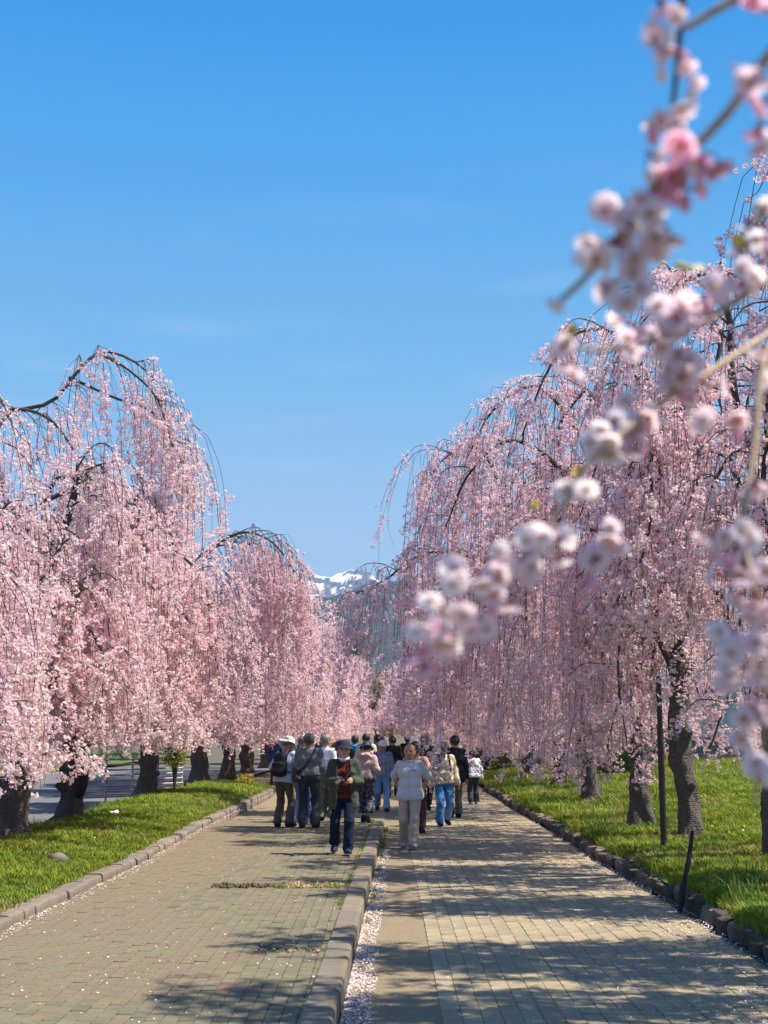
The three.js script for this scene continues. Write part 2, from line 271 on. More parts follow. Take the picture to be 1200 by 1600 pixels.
// fallen petals
{
  const R = rng(41), g = new THREE.CircleGeometry(1, 5); g.rotateX(-Math.PI / 2); { const p = g.attributes.position; for (let i = 0; i < p.count; i++) p.setY(i, .25 * p.getX(i) ** 2 + .15 * p.getZ(i)); g.computeVertexNormals(); }
  const mat = std({ color: 0xffffff, side: THREE.DoubleSide }), ms = [], cs = [];
  const put = (x, y, d, s) => { ms.push(M4(V3(x, y + .003, -d), eul((R() - .5) * .7, R() * 6.28, (R() - .5) * .7), V3(s, s, s * .75))); const w = R(); cs.push(lin(.78 + .1 * w, .56 + .22 * w, .56 + .2 * w)); };
  for (let i = 0; i < 10000; i++) { const d = 7.5 * Math.pow(23 / 7.5, R()), thick = clamp(.75 + 1.1 * N3(d * .8, 0, 1), .12, 1); if (R() > thick) continue; put(kerbX(d) + .012 + Math.pow(R(), 1.7) * (.09 + .11 * thick), .003, d, .0055 + R() * .004); }
  for (let i = 0; i < 2400; i++) { const d = 10 * Math.pow(4.1, R()); put(leftX(d) + .02 + Math.pow(R(), 2) * .16, SIDE, d, .006 + R() * .004); }
  for (let i = 0; i < 800; i++) { const d = 7 * Math.pow(4, R()); put(lerp(leftX(d), kerbX(d) - .2, R()), SIDE, d, .006 + R() * .004); }
  for (let i = 0; i < 2200; i++) { const d = 7 * Math.pow(10, R()); put(lerp(kerbX(d), 3, Math.sqrt(R())), .013, d, .006 + R() * .004); }
  for (let i = 0; i < 3000; i++) { const d = 9 * Math.pow(3, R()); put(rightX(d) - .05 - Math.pow(R(), 2) * .6, .013, d, .0055 + R() * .004); }
  for (let i = 0; i < 3800; i++) { const d = 9.5 * Math.pow(4.2, R()), x = lerp(-5.9, leftX(d) - .2, R()); put(x, groundY(x, -d) + .05 * R(), d, .008 + R() * .005); }
  for (let i = 0; i < 5200; i++) { const d = 10 * Math.pow(4.5, R()), x = lerp(3.3, 9, R()); put(x, groundY(x, -d) + .07 * R(), d, .008 + R() * .006); }
  tag(instanced('fallen_petals', g, mat, ms, cs), 'fallen pale pink petals gathered along the kerbs and strewn about', 'petals');
}

// taller weeds, small yellow flowers and worn soil that break up the lawns
{
  const R = rng(51), big = tuft(22, R, .26, .12), ms = [], cs = [];
  for (let i = 0; i < 1500; i++) { const d = 11 * Math.pow(5, R()), left = R() < .16, x = left ? lerp(-5.95, -5.4, R()) : rightX(d) + .3 + 9 * Math.pow(R(), 1.4), q = N3(x * .5, 7, d * .4); if (q < (left ? -.3 : .02)) continue; const s = (.5 + .8 * R()) * (left ? .7 : 1), g = .6 + .5 * R(); ms.push(M4(V3(x, groundY(x, -d), -d), eul(0, R() * 6, 0), V3(s, s, s))); cs.push(R() < .2 ? lin(.34 * g, .30 * g, .08 * g) : lin(.12 * g, .25 * g, .03 * g)); }
  tag(instanced('weeds', big, bladeMat, ms, cs), 'taller tufts of rough grass scattered over the right lawn', 'weeds');
  const dot = new THREE.OctahedronGeometry(.022, 0), fm = [], fc = [];
  for (let i = 0; i < 900; i++) { const d = 14 * Math.pow(4.2, R()), x = 4 + 11 * R(); if (N3(x * .6 + 3, 2, d * .35) < .12) continue; fm.push(M4(V3(x, groundY(x, -d) + .07 + .1 * R(), -d), eul(R(), R(), R()), V3(1, .6, 1))); fc.push(R() < .7 ? lin(.75, .52, .02) : lin(.8, .78, .72)); }
  tag(instanced('wildflowers', dot, std({}), fm, fc), 'tiny yellow and white wildflowers in the right lawn', 'flowers');
}
// ---------------------------------------------------------------- weeping cherry trees
const barkTex = noiseTex(512, (u, v) => {
  const a = tnoise(u, v, 26), b = tnoise(u, (v * 3) % 1, 9, 4), c = tnoise(u, v, 70, 7), l = tnoise(u, v, 6, 11), e = .62 + .32 * a + .26 * b + .2 * c, lich = smooth(.22, .4, l + .25 * a) * .5;
  return [lerp(e, .95, lich), lerp(e * .93, .97, lich), lerp(e * .88, .86, lich)];
});
const barkBump = noiseTex(512, grey((u, v) => .5 + .45 * tnoise(u, v, 26) + .35 * tnoise(u, (v * 3) % 1, 9, 4) + .25 * tnoise(u, v, 70, 7)));
M.bark = std({ color: lin(.19, .165, .15), map: withRepeat(barkTex, 1.4), bumpMap: withRepeat(barkBump, 1.4), bumpScale: .035 });
M.limb = std({ color: lin(.115, .092, .078), map: withRepeat(barkTex, 2.5), bumpMap: withRepeat(barkBump, 2.5), bumpScale: .012 });
M.twig = std({ color: lin(.085, .062, .052), roughness: .85 });
M.petal = new THREE.MeshPhysicalMaterial({ color: 0xffffff, vertexColors: true, side: THREE.DoubleSide, roughness: 1, transmission: .42, thickness: 0, specularIntensity: .15 });

// a hanging spray: flowers in bunches round 0.3 m of twig, hanging down from its origin
function spray(R, bunches, flowers, rad, size) {
  const p = [], c = [], n = V3(), e1 = V3(), e2 = V3(), o = V3(), t = V3();
  const tri = (a, b, d, ca, cb) => { p.push(a.x, a.y, a.z, b.x, b.y, b.z, d.x, d.y, d.z); c.push(...ca, ...cb, ...cb); };
  for (let b = 0; b < bunches; b++) {
    const y = -.3 * (b + R()) / bunches, a0 = R() * 6.28, rr = rad * (.35 + .75 * R()), bx = Math.cos(a0) * rr, bz = Math.sin(a0) * rr, tone = R();
    for (let f = 0; f < flowers; f++) {
      n.set(R() - .5 + bx * 6, R() - .58, R() - .5 + bz * 6).normalize(); o.set(bx, y, bz).addScaledVector(n, rad * (.35 + .3 * R())); n.x += (R() - .5) * .7; n.z += (R() - .5) * .7; n.y += (R() - .5) * .7; n.normalize();
      e1.set(n.z, .3, -n.x).cross(n).normalize(); e2.crossVectors(n, e1);
      const s = size * (.75 + .5 * R()), cup = .15 + .5 * R(), deep = Math.pow(R(), 3) * .75 + tone * tone * .3, spin = R() * 6;
      const rim = [lerp(.97, .93, deep), lerp(.925, .68, deep), lerp(.905, .73, deep)], heart = [lerp(.93, .80, deep), lerp(.73, .38, deep), lerp(.73, .46, deep)];
      const P = (ang, r, h) => o.clone().addScaledVector(e1, Math.cos(ang) * r * s).addScaledVector(e2, Math.sin(ang) * r * s).addScaledVector(n, h * s);
      for (let k = 0; k < 5; k++) { const a = spin + k * 1.2566, m = P(a, 0, -.1), l = P(a - .52, .78, cup * .6 + (R() - .5) * .2), r2 = P(a + .52, .78, cup * .6), q = P(a, 1.05, cup + (R() - .5) * .2); tri(m, l, q, heart, rim); tri(m, q, r2, heart, rim); }
    }
    for (let k = 0; k < 2; k++) { const a = R() * 6.28, q = V3(bx + Math.cos(a) * rad * .7, y - .02 * R(), bz + Math.sin(a) * rad * .7), h = size * .55, col = [.80, .30, .42]; tri(q.clone().add(V3(-h * .4, 0, 0)), q.clone().add(V3(0, -h * 1.3, 0)), q.clone().add(V3(h * .4, 0, 0)), col, col); tri(q.clone().add(V3(0, 0, -h * .4)), q.clone().add(V3(0, -h * 1.3, 0)), q.clone().add(V3(0, 0, h * .4)), col, col); }
    if (R() < .5) { const L = .021, q = V3(bx, y, bz); t.set(R() - .5, -R(), R() - .5).normalize(); const w = V3(t.z, 0, -t.x).multiplyScalar(.35), col = R() < .6 ? [.36, .30, .07] : [.30, .12, .07]; tri(q.clone().addScaledVector(w, L), q.clone().addScaledVector(t, L * 1.6), q.clone().addScaledVector(w, -L), col, col); }
  }
  const g = new THREE.BufferGeometry(); g.setAttribute('position', new THREE.Float32BufferAttribute(p, 3)); g.setAttribute('color', new THREE.Float32BufferAttribute(c, 3)); g.computeVertexNormals(); return g;
}
const sprayR = rng(77), sprays = [0, 1, 2, 3].map((k) => spray(sprayR, 6 + k % 2, 6, .046 + .005 * k, .0185)), coarse = [0, 1].map(() => spray(sprayR, 5, 5, .056, .023));

function cherry(o) {
  const R = rng(o.seed), root = thing('weeping_cherry_tree', o.label, 'tree', [o.x, o.y ?? groundY(o.x, -o.d) - .03, -o.d], 0, o.group);
  const { H, r, th, tr } = o, bunches = [], far = o.d > 48, sides = far ? 5 : 7, anchors = [];
  const lean = V3((R() - .5) * .25 + (o.lean ?? 0), 0, (R() - .5) * .2);
  const ph = R() * 9, trunkAt = (t) => V3(lean.x * t + .15 * Math.sin(t * 5 + ph) * t, th * t, lean.z * t + .08 * Math.sin(t * 4 + ph * 2) * t);
  { const b = new MB(), pts = []; for (let k = 0; k <= 22; k++) pts.push(trunkAt(k / 22));
    b.tube(pts, (t) => tr * (1 + .6 * Math.exp(-t * th / .15) - .2 * t + .22 * N3(t * 6, o.seed, 1)) * (t > .96 ? .8 : 1), far ? 10 : 20, .55, o.seed);
    for (let k = 0; k < 5; k++) { const t = .2 + .7 * R(), a = R() * 6.28, c = trunkAt(t), q = V3(Math.cos(a), .35, Math.sin(a)); b.tube([c, c.clone().addScaledVector(q, tr * .9), c.clone().addScaledVector(q, tr * (1.25 + .3 * R()))], [tr * .55, tr * .42, tr * .22], 8, .4, k + o.seed); }
    b.build('trunk', M.bark, root); }
  const arm = (pts, r0, r1, mb, n, sd, rough = .15) => { const c = curve(pts, n); mb.tube(c, (t) => lerp(r0, r1, Math.pow(t, .7)), sd, rough, R() * 9); return c; };
  const tw = new MB(), limbs = [...(o.front ?? []), ...(o.limbs ?? [])].map((l) => l.map((q) => V3(...q))), nf = (o.front ?? []).length;
  const nl = o.nl ?? 6;
  for (let i = 0; i < nl; i++) {
    const h = (i * 0.618 + .05 * R()) % 1, az = (o.az ?? 0) + i / nl * 6.283 + (R() - .5) * .7, reach = r * (.5 + .5 * Math.sqrt(h)) * (.9 + .2 * R()) * lerp(1, o.squash ?? 1, Math.abs(Math.sin(az))), apex = H * (1 - .55 * h), s = trunkAt(lerp(.99, .62, h)), dx = Math.cos(az), dz = Math.sin(az), j = () => (R() - .5) * .5;
    const P = (f, y) => V3(s.x + dx * reach * f + j() * (f > .1 ? 1 : .2), y + j() * .3, s.z + dz * reach * f + j() * (f > .1 ? 1 : .2));
    limbs.push([s, P(.10, lerp(s.y, apex, .35)), P(.28, lerp(s.y, apex, .74)), P(.46, apex * .97), P(.64, apex), P(.84, apex - .07 * H), P(1, apex - .2 * H), P(1.06, Math.max(1.5, apex - .34 * H))]);
  }
  for (const [li, l] of limbs.entries()) {
    const sparse = li < nf;
    const mb = new MB(), len = new THREE.CatmullRomCurve3(l).getLength(), c = arm(l, tr * (.36 + .16 * R()) * (l[0].y > 5 ? .34 : sparse ? .85 : 1), .012, mb, far ? 14 : 26, sides);
    mb.build('limb', M.limb, root);
    const out = l[l.length - 1].clone().sub(l[0]).setY(0).normalize(), az = Math.atan2(out.z, out.x), nb = Math.round(len / (far ? .55 : sparse ? 1.1 : .42));
    for (let b = 0; b < nb; b++) {
      const t = (sparse ? .5 : .26) + (sparse ? .5 : .74) * (b + R()) / nb, q0 = c[Math.min(c.length - 1, Math.floor(t * (c.length - 1)))], a = az + (b % 2 ? 1 : -1) * (.35 + R() * 1.1), L = (.55 + R() * 1.05) * r * .34 * (1.25 - .6 * t), dx = Math.cos(a), dz = Math.sin(a), rise = (.05 + .35 * R()) * (1.2 - t);
      const pts = [q0, V3(q0.x + dx * L * .35, q0.y + L * rise, q0.z + dz * L * .35), V3(q0.x + dx * L * .72, q0.y + L * rise * .8, q0.z + dz * L * .72), V3(q0.x + dx * L, q0.y - L * .22, q0.z + dz * L)], k = arm(pts, .022 * (1.3 - t), .006, tw, 7, 4, 0);
      for (let m = 2; m < 8; m++) anchors.push([k[m], dx, dz, q0.y]);
    }
    for (let m = Math.floor(c.length * .42); m < c.length; m++) anchors.push([c[m], out.x, out.z, c[m].y]);
  }
  const per = o.strands / anchors.length, mats = [[], [], [], []], cols = [[], [], [], []], q = new THREE.Quaternion(), dn = V3(0, -1, 0), dir = V3(), top = H * .55;
  for (const [p, dx, dz] of anchors) {
    if (p.y < H * 1.02 && R() < .75 && N3(p.x * 2 + o.seed, p.y * 2, p.z * 2) > -.25) { const v = far ? Math.floor(R() * 2) : Math.floor(R() * 4), s = (.9 + .6 * R()) * (far ? 1.25 : 1), w = .95 + .08 * R(), pk = (o.pink ?? .3) * .8; q.copy(eul((R() - .5) * 2.2, R() * 6.28, (R() - .5) * 2.2)); mats[v].push(M4(p, q, V3(s, .8 + .4 * R(), s))); cols[v].push(lin(w, w * (1 - .22 * pk), w * (1 - .13 * pk))); }
    let n = Math.floor(per) + (R() < per % 1 ? 1 : 0);
    if (o.thin && p.x > (o.cutX ?? .1) && R() < o.thin) n = 0;
    while (n-- > 0) {
      const a = Math.atan2(dz, dx) + (R() - .5) * 2.4, ox = Math.cos(a), oz = Math.sin(a), outw = (.12 + .55 * R()) * (r > 2 ? 1 : .7), full = p.y - Math.max(o.hang, o.low ? o.low(o.x + p.x, o.d - p.z) : 0, Math.abs(p.x - lean.x * .4) < .4 && p.z > -.2 ? o.hang + .6 : 0) - R() * R() * 1.4 - 1.1 * Math.max(0, N3(p.x * .9 + o.seed, 2, p.z * .9));
      if (full < .3) continue;
      const L = Math.min(full, R() < (o.longs ?? .3) ? full : (.5 + R() * 1.9)), N = Math.max(4, Math.ceil(L / .25)), pts = [], wob = R() * 9, hump = .04 + .12 * R(), sway = .08 + .2 * R() * R(), fat = .7 + .75 * R();
      for (let k = 0; k <= N; k++) { const u = k / N, y = u * L, e = 1 - Math.exp(-y * 2.1); pts.push(V3(p.x + ox * outw * e + sway * Math.sin(u * 4 + wob) * u, p.y - y + hump * Math.sin(Math.min(1, y / .35) * Math.PI), p.z + oz * outw * e + sway * Math.cos(u * 3.4 + wob) * u)); }
      tw.tube(pts, (t) => .0042 * (1 - t * .7) + .0012, 3, 0, 0, false);
      const bare = (o.bare ?? .3) * R() * R() + (p.y > top ? (R() * R() * 1.1) * (o.crest ?? 1) * smooth(top, H, p.y) : 0), pink = clamp((o.pink ?? .3) + .5 * N3(p.x * .8 + o.seed, p.y * .5, p.z * .8) + (R() - .5) * .3, 0, 1), fullness = R() < .12 ? .45 : 1;
      for (let k = 0; k < N; k++) {
        const y = k * L / N; if (y < bare || R() > fullness * (o.fill ?? 1)) continue;
        dir.copy(pts[k + 1]).sub(pts[k]).normalize(); if (R() < .75) dir.add(V3((R() - .5) * 1.7, R() * .6, (R() - .5) * 1.7)).normalize(); if (N3(p.x * 3 + o.seed, y * 2.1 + p.y * 2, p.z * 3) < (o.gap ?? -.26)) continue; q.setFromUnitVectors(dn, dir).multiply(eul(0, R() * 6.28, 0));
        const v = far ? Math.floor(R() * 2) : Math.floor(R() * 4), s = fat * (.8 + .45 * R()) * (far ? 1.25 : 1) * (o.size ?? 1);
        mats[v].push(M4(pts[k], q, V3(s, .75 + .35 * R(), s))); const w = .93 + .1 * R(); cols[v].push(lin(w, w * (1 - .22 * pink), w * (1 - .13 * pink)));
      }
    }
  }
  tw.build('twigs', M.twig, root, 'stuff');
  const set = far ? coarse : sprays;
  mats.forEach((m, v) => { if (m.length) instanced('blossoms', set[v], M.petal, m, cols[v], root); });
  return root;
}
cherry({ x: -6.0, d: 16.2, H: 5.5, r: 2.5, th: 2.0, tr: .2, hang: 1.1, strands: 620, seed: 101, nl: 9, pink: .1, label: 'weeping cherry cut by the left edge of the photo, nearest of the left row' });
cherry({ x: -5.45, d: 21, H: 5.6, r: 2.4, th: 2.3, tr: .2, hang: 1.25, strands: 1000, seed: 102, nl: 9, pink: .1, label: 'weeping cherry with a stout grey trunk standing in the near end of the left lawn', lean: .1 });
cherry({ x: -5.65, d: 25.4, H: 5.9, r: 2.1, th: 2.4, tr: .2, hang: 1.35, strands: 1250, seed: 103, nl: 9, pink: .12, label: 'weeping cherry with a knobbed forked trunk and tall bare arching branch on the left', lean: .35,
  limbs: [[[0, 2.3, 0], [-.3, 4.3, .4], [-.3, 6, .5], [.5, 5.9, .6], [1.1, 5.3, .7]]],
  front: [[[.1, 2.3, 0], [-.8, 4.5, .2], [-1.4, 6.7, .4], [-1.2, 7.2, .5], [-.4, 7.45, .5], [.05, 8.0, .5], [.45, 8.4, .4], [1.1, 8.2, .3], [1.5, 7.7, .2], [1.7, 6.9, .1]], [[.45, 8.35, .4], [1.0, 8.0, .6], [1.5, 7.5, .6], [1.8, 6.6, .5]], [[-.1, 7.9, .5], [.7, 7.6, .1], [1.3, 7.4, -.1], [1.8, 6.6, -.2]], [[.1, 2.2, 0], [-.6, 3.8, 1.0], [-.7, 4.9, 1.9], [-.1, 5.28, 2.35], [.78, 5.55, 2.4], [1.5, 5.07, 2.4], [2.2, 4.5, 2.35], [2.6, 4.1, 2.3], [2.75, 3.6, 2.2]], [[.1, 2.2, 0], [-.9, 3.6, .9], [-1.5, 5.6, 1.8], [-1.2, 6.6, 2.1], [-.57, 6.9, 2.3], [.05, 6.7, 2.35], [.57, 6.0, 2.4], [.85, 5.5, 2.4]], [[.3, 2.3, 0], [.9, 3.5, 1.2], [1.6, 4.0, 2.2], [2.3, 3.5, 2.4], [2.8, 2.9, 2.4]]] });
cherry({ x: -5.9, d: 35, H: 5.3, r: 2.7, th: 2.4, tr: .2, hang: 1.3, strands: 1300, seed: 104, nl: 9, pink: .18, limbs: [[[0, 2.3, 0], [.6, 4.4, .3], [1.4, 5.9, .4], [2.3, 6.5, .4], [3.0, 6.3, .3], [3.7, 5.4, .2]], [[0, 2.3, 0], [.4, 4.4, -.3], [.9, 5.8, -.5], [1.9, 6.4, -.7], [2.7, 6.2, -.8], [3.3, 5.2, -.8]]], label: 'weeping cherry with a thick dark trunk beside the pipe railing' });
const LR = [[-5.75, 44, 6.3, 3.8, .25], [-5.6, 50, 6.6, 4.4, .24], [-5.6, 57, 6.6, 4.5, .26], [-5.6, 66, 6.8, 4.5, .26], [-5.6, 77, 7, 4.4, .26], [-5.4, 90, 7, 4.0, .26], [-5, 105, 7.2, 4, .26], [-4.4, 121, 7.6, 4.2, .26]];
const LL = ['weeping cherry behind the thick dark trunk, first of a dark pair along the left lawn', 'weeping cherry at the far end of the left lawn, second of a dark pair', 'weeping cherry just past the end of the left lawn', 'fairly distant left weeping cherry, second past the end of the lawn', 'distant left weeping cherry, third past the end of the lawn', 'distant left weeping cherry, fourth past the end of the lawn', 'distant left weeping cherry, last but one before the rows close', 'last weeping cherry of the left row, where the rows close'];
LR.forEach(([x, d, H, r, tr], i) => cherry({ x, d, H, r, th: 2.4, tr, hang: 1.15, strands: i < 2 ? 1400 : 950, seed: 110 + i, nl: 9, pink: .22, label: LL[i] }));
// right row
cherry({ x: 4.95, d: 18.4, H: 8.2, r: 2.2, th: 2.7, tr: .165, hang: 1.1, low: (x) => (x < 4.3 ? 2.75 : 0), strands: 600, seed: 201, nl: 9, squash: .5, pink: .32, thin: .92, cutX: -.3, gap: -.06, crest: 1.6, squash: .6, label: 'weeping cherry with a dark trunk at the right edge of the photo',
  front: [[[0, 2.6, 0], [.5, 5, .6], [.8, 7.0, 1.2], [.3, 7.7, 1.7], [-.1, 7.4, 1.9], [-.55, 6.95, 2], [-.9, 7.05, 2], [-1.4, 7.0, 1.9], [-1.9, 6.5, 1.7]], [[.05, 2.5, 0], [.4, 4.2, .9], [.1, 4.95, 1.8], [-.4, 5.05, 2], [-.9, 4.85, 2], [-1.2, 4.4, 2]]] });
cherry({ x: 4.62, d: 22.3, H: 8.3, r: 2.2, th: 2.8, tr: .17, hang: 1.1, low: (x, d) => (x < 4.35 && d < 21.6 ? 2.75 : 0), strands: 450, seed: 202, nl: 9, squash: .65, pink: .34, thin: .92, cutX: -.3, gap: -.06, crest: 1.5, label: 'weeping cherry with a dark knobbly trunk to the right of the slim brown pole',
  front: [[[0, 2.7, 0], [-.3, 5, .3], [-.5, 7.1, .4], [-1.0, 7.9, .4], [-1.6, 7.95, .3], [-2.1, 7.3, .3], [-2.5, 6.3, .2]]] });
cherry({ x: 4.4, d: 25.2, H: 8.5, r: 2.7, th: 2.6, tr: .18, hang: .7, strands: 720, seed: 203, nl: 9, pink: .3, thin: .9, cutX: -.2, gap: -.08, crest: 1.5, label: 'weeping cherry with blossoms running down its trunk, to the left of the slim brown pole',
  front: [[[0, 2.5, 0], [-.5, 5, .2], [-1.1, 7.1, .3], [-1.8, 7.8, .3], [-2.5, 7.4, .2], [-3.0, 6.5, .2]], [[0, 2.5, 0], [-.6, 4.6, .5], [-1.5, 6.3, .8], [-2.3, 6.7, .8], [-3.0, 6.1, .8], [-3.4, 5.2, .7]]] });
cherry({ x: 4.6, d: 33, H: 8.5, r: 3.4, th: 2.8, tr: .2, hang: 1.5, strands: 1350, seed: 204, nl: 11, pink: .36, thin: .85, cutX: -.2, gap: -.1, crest: 1.5, label: 'widest weeping cherry of the right row, arching over the buff lane',
  limbs: [[[0, 2.5, 0], [-.8, 4.6, .3], [-1.9, 6.9, .6], [-2.5, 8.2, .5], [-3.1, 8.1, .4], [-3.7, 7.5, .3]], [[0, 2.6, 0], [-1.2, 4.2, .2], [-2.6, 5.6, .5], [-3.8, 5.7, .5], [-4.7, 5.1, .4], [-5.6, 4.7, .3]]] });
const RL = ['weeping cherry with a slim trunk standing beside the tall stone slab', 'weeping cherry with a straight dark trunk left of the tall stone slab', 'weeping cherry behind the straight dark trunk on the far part of the right lawn', 'distant right weeping cherry over the heads of the walkers', 'distant right weeping cherry, next behind the one over the walkers', 'distant right weeping cherry, last but one before the rows close', 'last weeping cherry of the right row, where the rows close'];
[[5.0, 42.5, 7.4, 4.1, .2], [5.05, 52, 7.0, 4.4, .24], [5.0, 61, 6.8, 4.6, .24], [4.8, 72, 6.6, 4.8, .25], [4.4, 85, 6.6, 4.8, .25], [4, 99, 7, 4.8, .25], [3.2, 114, 7.2, 4.8, .25]].forEach(([x, d, H, r, tr], i) => cherry({ x, d, H, r, th: 2.5, tr, hang: .8, low: (x) => (x < 3.1 ? 1.85 : 0), strands: i < 2 ? 1250 : 950, seed: 210 + i, nl: 11, pink: .34, thin: .7, cutX: .3, gap: -.17, label: RL[i] }));
cherry({ x: -.6, d: 131, H: 7.4, r: 4.6, th: 2.4, tr: .26, hang: 1.2, strands: 950, seed: 230, nl: 9, pink: .35, label: 'weeping cherry closing the view straight ahead, where the path bends away' });
// beside the frame: the trees whose shadows cross the lane in front
for (const [x, d, H, r, seed, l] of [[4.65, 8.9, 9.2, 2.1, 302, 'weeping cherry outside the lower right corner that shades the near lane'], [5.05, 11.6, 8.8, 1.8, 303, 'weeping cherry outside the right edge, second from the camera'], [5.5, 14.9, 8.4, 1.6, 301, 'weeping cherry just outside the right edge, third from the camera']])
  cherry({ x, d, H, r, th: 2.6, tr: .18, hang: 1.6, strands: 190, gap: -.14, squash: .42, seed, nl: 9, pink: .4, thin: .5, label: l });
// ---------------------------------------------------------------- people
function surfaceNets(f, lo, hi, cell) {
  const n = [0, 1, 2].map((k) => Math.ceil((hi[k] - lo[k]) / cell) + 2), [nx, ny, nz] = n, v = new Float32Array(nx * ny * nz), at = (i, j, k) => (k * ny + j) * nx + i;
  for (let k = 0; k < nz; k++) for (let j = 0; j < ny; j++) for (let i = 0; i < nx; i++) v[at(i, j, k)] = f(lo[0] + i * cell, lo[1] + j * cell, lo[2] + k * cell);
  const id = new Int32Array(nx * ny * nz).fill(-1), p = [], idx = [], off = [at(0, 0, 0), at(1, 0, 0), at(0, 1, 0), at(1, 1, 0), at(0, 0, 1), at(1, 0, 1), at(0, 1, 1), at(1, 1, 1)], E = [[0, 1], [2, 3], [4, 5], [6, 7], [0, 2], [1, 3], [4, 6], [5, 7], [0, 4], [1, 5], [2, 6], [3, 7]];
  for (let k = 0; k < nz - 1; k++) for (let j = 0; j < ny - 1; j++) for (let i = 0; i < nx - 1; i++) {
    const o = at(i, j, k); let m = 0; for (let c = 0; c < 8; c++) if (v[o + off[c]] < 0) m |= 1 << c;
    if (m === 0 || m === 255) continue;
    let x = 0, y = 0, z = 0, q = 0;
    for (const [a, b] of E) { if ((m >> a & 1) === (m >> b & 1)) continue; const va = v[o + off[a]], vb = v[o + off[b]], t = va / (va - vb); x += (a & 1) + t * ((b & 1) - (a & 1)); y += (a >> 1 & 1) + t * ((b >> 1 & 1) - (a >> 1 & 1)); z += (a >> 2) + t * ((b >> 2) - (a >> 2)); q++; }
    id[o] = p.length / 3; p.push(lo[0] + (i + x / q) * cell, lo[1] + (j + y / q) * cell, lo[2] + (k + z / q) * cell);
  }
  const quad = (a, b, c, d, flip) => { if (a < 0 || b < 0 || c < 0 || d < 0) return; flip ? idx.push(a, c, b, a, d, c) : idx.push(a, b, c, a, c, d); };
  for (let k = 1; k < nz - 1; k++) for (let j = 1; j < ny - 1; j++) for (let i = 1; i < nx - 1; i++) {
    const o = at(i, j, k), s = v[o] < 0;
    if (s !== v[at(i + 1, j, k)] < 0) quad(id[at(i, j - 1, k - 1)], id[at(i, j, k - 1)], id[o], id[at(i, j - 1, k)], !s);
    if (s !== v[at(i, j + 1, k)] < 0) quad(id[at(i - 1, j, k - 1)], id[at(i - 1, j, k)], id[o], id[at(i, j, k - 1)], !s);
    if (s !== v[at(i, j, k + 1)] < 0) quad(id[at(i - 1, j - 1, k)], id[at(i, j - 1, k)], id[o], id[at(i - 1, j, k)], !s);
  }
  const g = new THREE.BufferGeometry(); g.setAttribute('position', new THREE.Float32BufferAttribute(p, 3)); g.setIndex(idx); g.computeVertexNormals(); return g;
}
const smin = (a, b, k) => { const h = Math.max(k - Math.abs(a - b), 0) / k; return Math.min(a, b) - h * h * k * .25; };
// a field of chains of tapered capsules; members of a chain melt together, chains only touch
function field(chains, k = .05, k2 = .012) {
  const cs = chains.map((c) => { const lo = V3(9, 9, 9), hi = V3(-9, -9, -9); for (const [a, b, ra, rb] of c) { for (const [q, r] of [[a, ra], [b, rb]]) { lo.min(V3(q.x - r, q.y - r, q.z - r)); hi.max(V3(q.x + r, q.y + r, q.z + r)); } } return { lo, hi, c: c.map(([a, b, ra, rb]) => { const x = b.x - a.x, y = b.y - a.y, z = b.z - a.z; return [a.x, a.y, a.z, x, y, z, 1 / Math.max(1e-9, x * x + y * y + z * z), ra, rb - ra]; }) }; });
  const f = (x, y, z) => {
    let d = 9;
    for (const { lo, hi, c } of cs) {
      const ex = Math.max(lo.x - x, x - hi.x, 0), ey = Math.max(lo.y - y, y - hi.y, 0), ez = Math.max(lo.z - z, z - hi.z, 0), e = Math.sqrt(ex * ex + ey * ey + ez * ez);
      if (e > .06) { d = Math.min(d, e); continue; }
      let q = 9;
      for (const m of c) { const px = x - m[0], py = y - m[1], pz = z - m[2]; let t = (px * m[3] + py * m[4] + pz * m[5]) * m[6]; t = t < 0 ? 0 : t > 1 ? 1 : t; const ux = px - t * m[3], uy = py - t * m[4], uz = pz - t * m[5], w = Math.sqrt(ux * ux + uy * uy + uz * uz) - m[7] - t * m[8]; q = q > 8 ? w : smin(q, w, k); }
      d = d > 8 ? q : smin(d, q, k2);
    }
    return d;
  };
  f.lo = cs.reduce((a, c) => a.min(c.lo), V3(9, 9, 9)); f.hi = cs.reduce((a, c) => a.max(c.hi), V3(-9, -9, -9));
  return f;
}
function skin(f, cell, paint, pad = .03) {
  const g = surfaceNets(f, [f.lo.x - pad, f.lo.y - pad, f.lo.z - pad], [f.hi.x + pad, f.hi.y + pad, f.hi.z + pad], cell), p = g.attributes.position, c = new Float32Array(p.count * 3);
  for (let i = 0; i < p.count; i++) { const q = typeof paint === 'function' ? paint(p.getX(i), p.getY(i), p.getZ(i)) : paint; c.set(q, i * 3); }
  g.setAttribute('color', new THREE.BufferAttribute(c, 3)); return g;
}
function joint(a, c, l1, l2, hint) {
  const d = c.clone().sub(a); let L = d.length(); if (L > (l1 + l2) * .995) { L = (l1 + l2) * .995; d.setLength(L); c = a.clone().add(d); }
  d.normalize(); const h = hint.clone().addScaledVector(d, -hint.dot(d)).normalize(), x = (l1 * l1 - l2 * l2 + L * L) / (2 * L);
  return [a.clone().addScaledVector(d, x).addScaledVector(h, Math.sqrt(Math.max(0, l1 * l1 - x * x))), c];
}
M.cloth = new THREE.MeshPhysicalMaterial({ color: 0xffffff, vertexColors: true, roughness: .92, sheen: .25, sheenRoughness: .6, specularIntensity: .3 });
M.skin = std({ color: 0xffffff, vertexColors: true, roughness: .55 });
M.hair = std({ color: 0xffffff, vertexColors: true, roughness: .6 });
M.black = std({ color: lin(.014, .013, .015), roughness: .6 });
M.blackCloth = std({ color: lin(.017, .016, .02), roughness: .85 });
M.glass = std({ color: lin(.03, .035, .06), roughness: .08 });
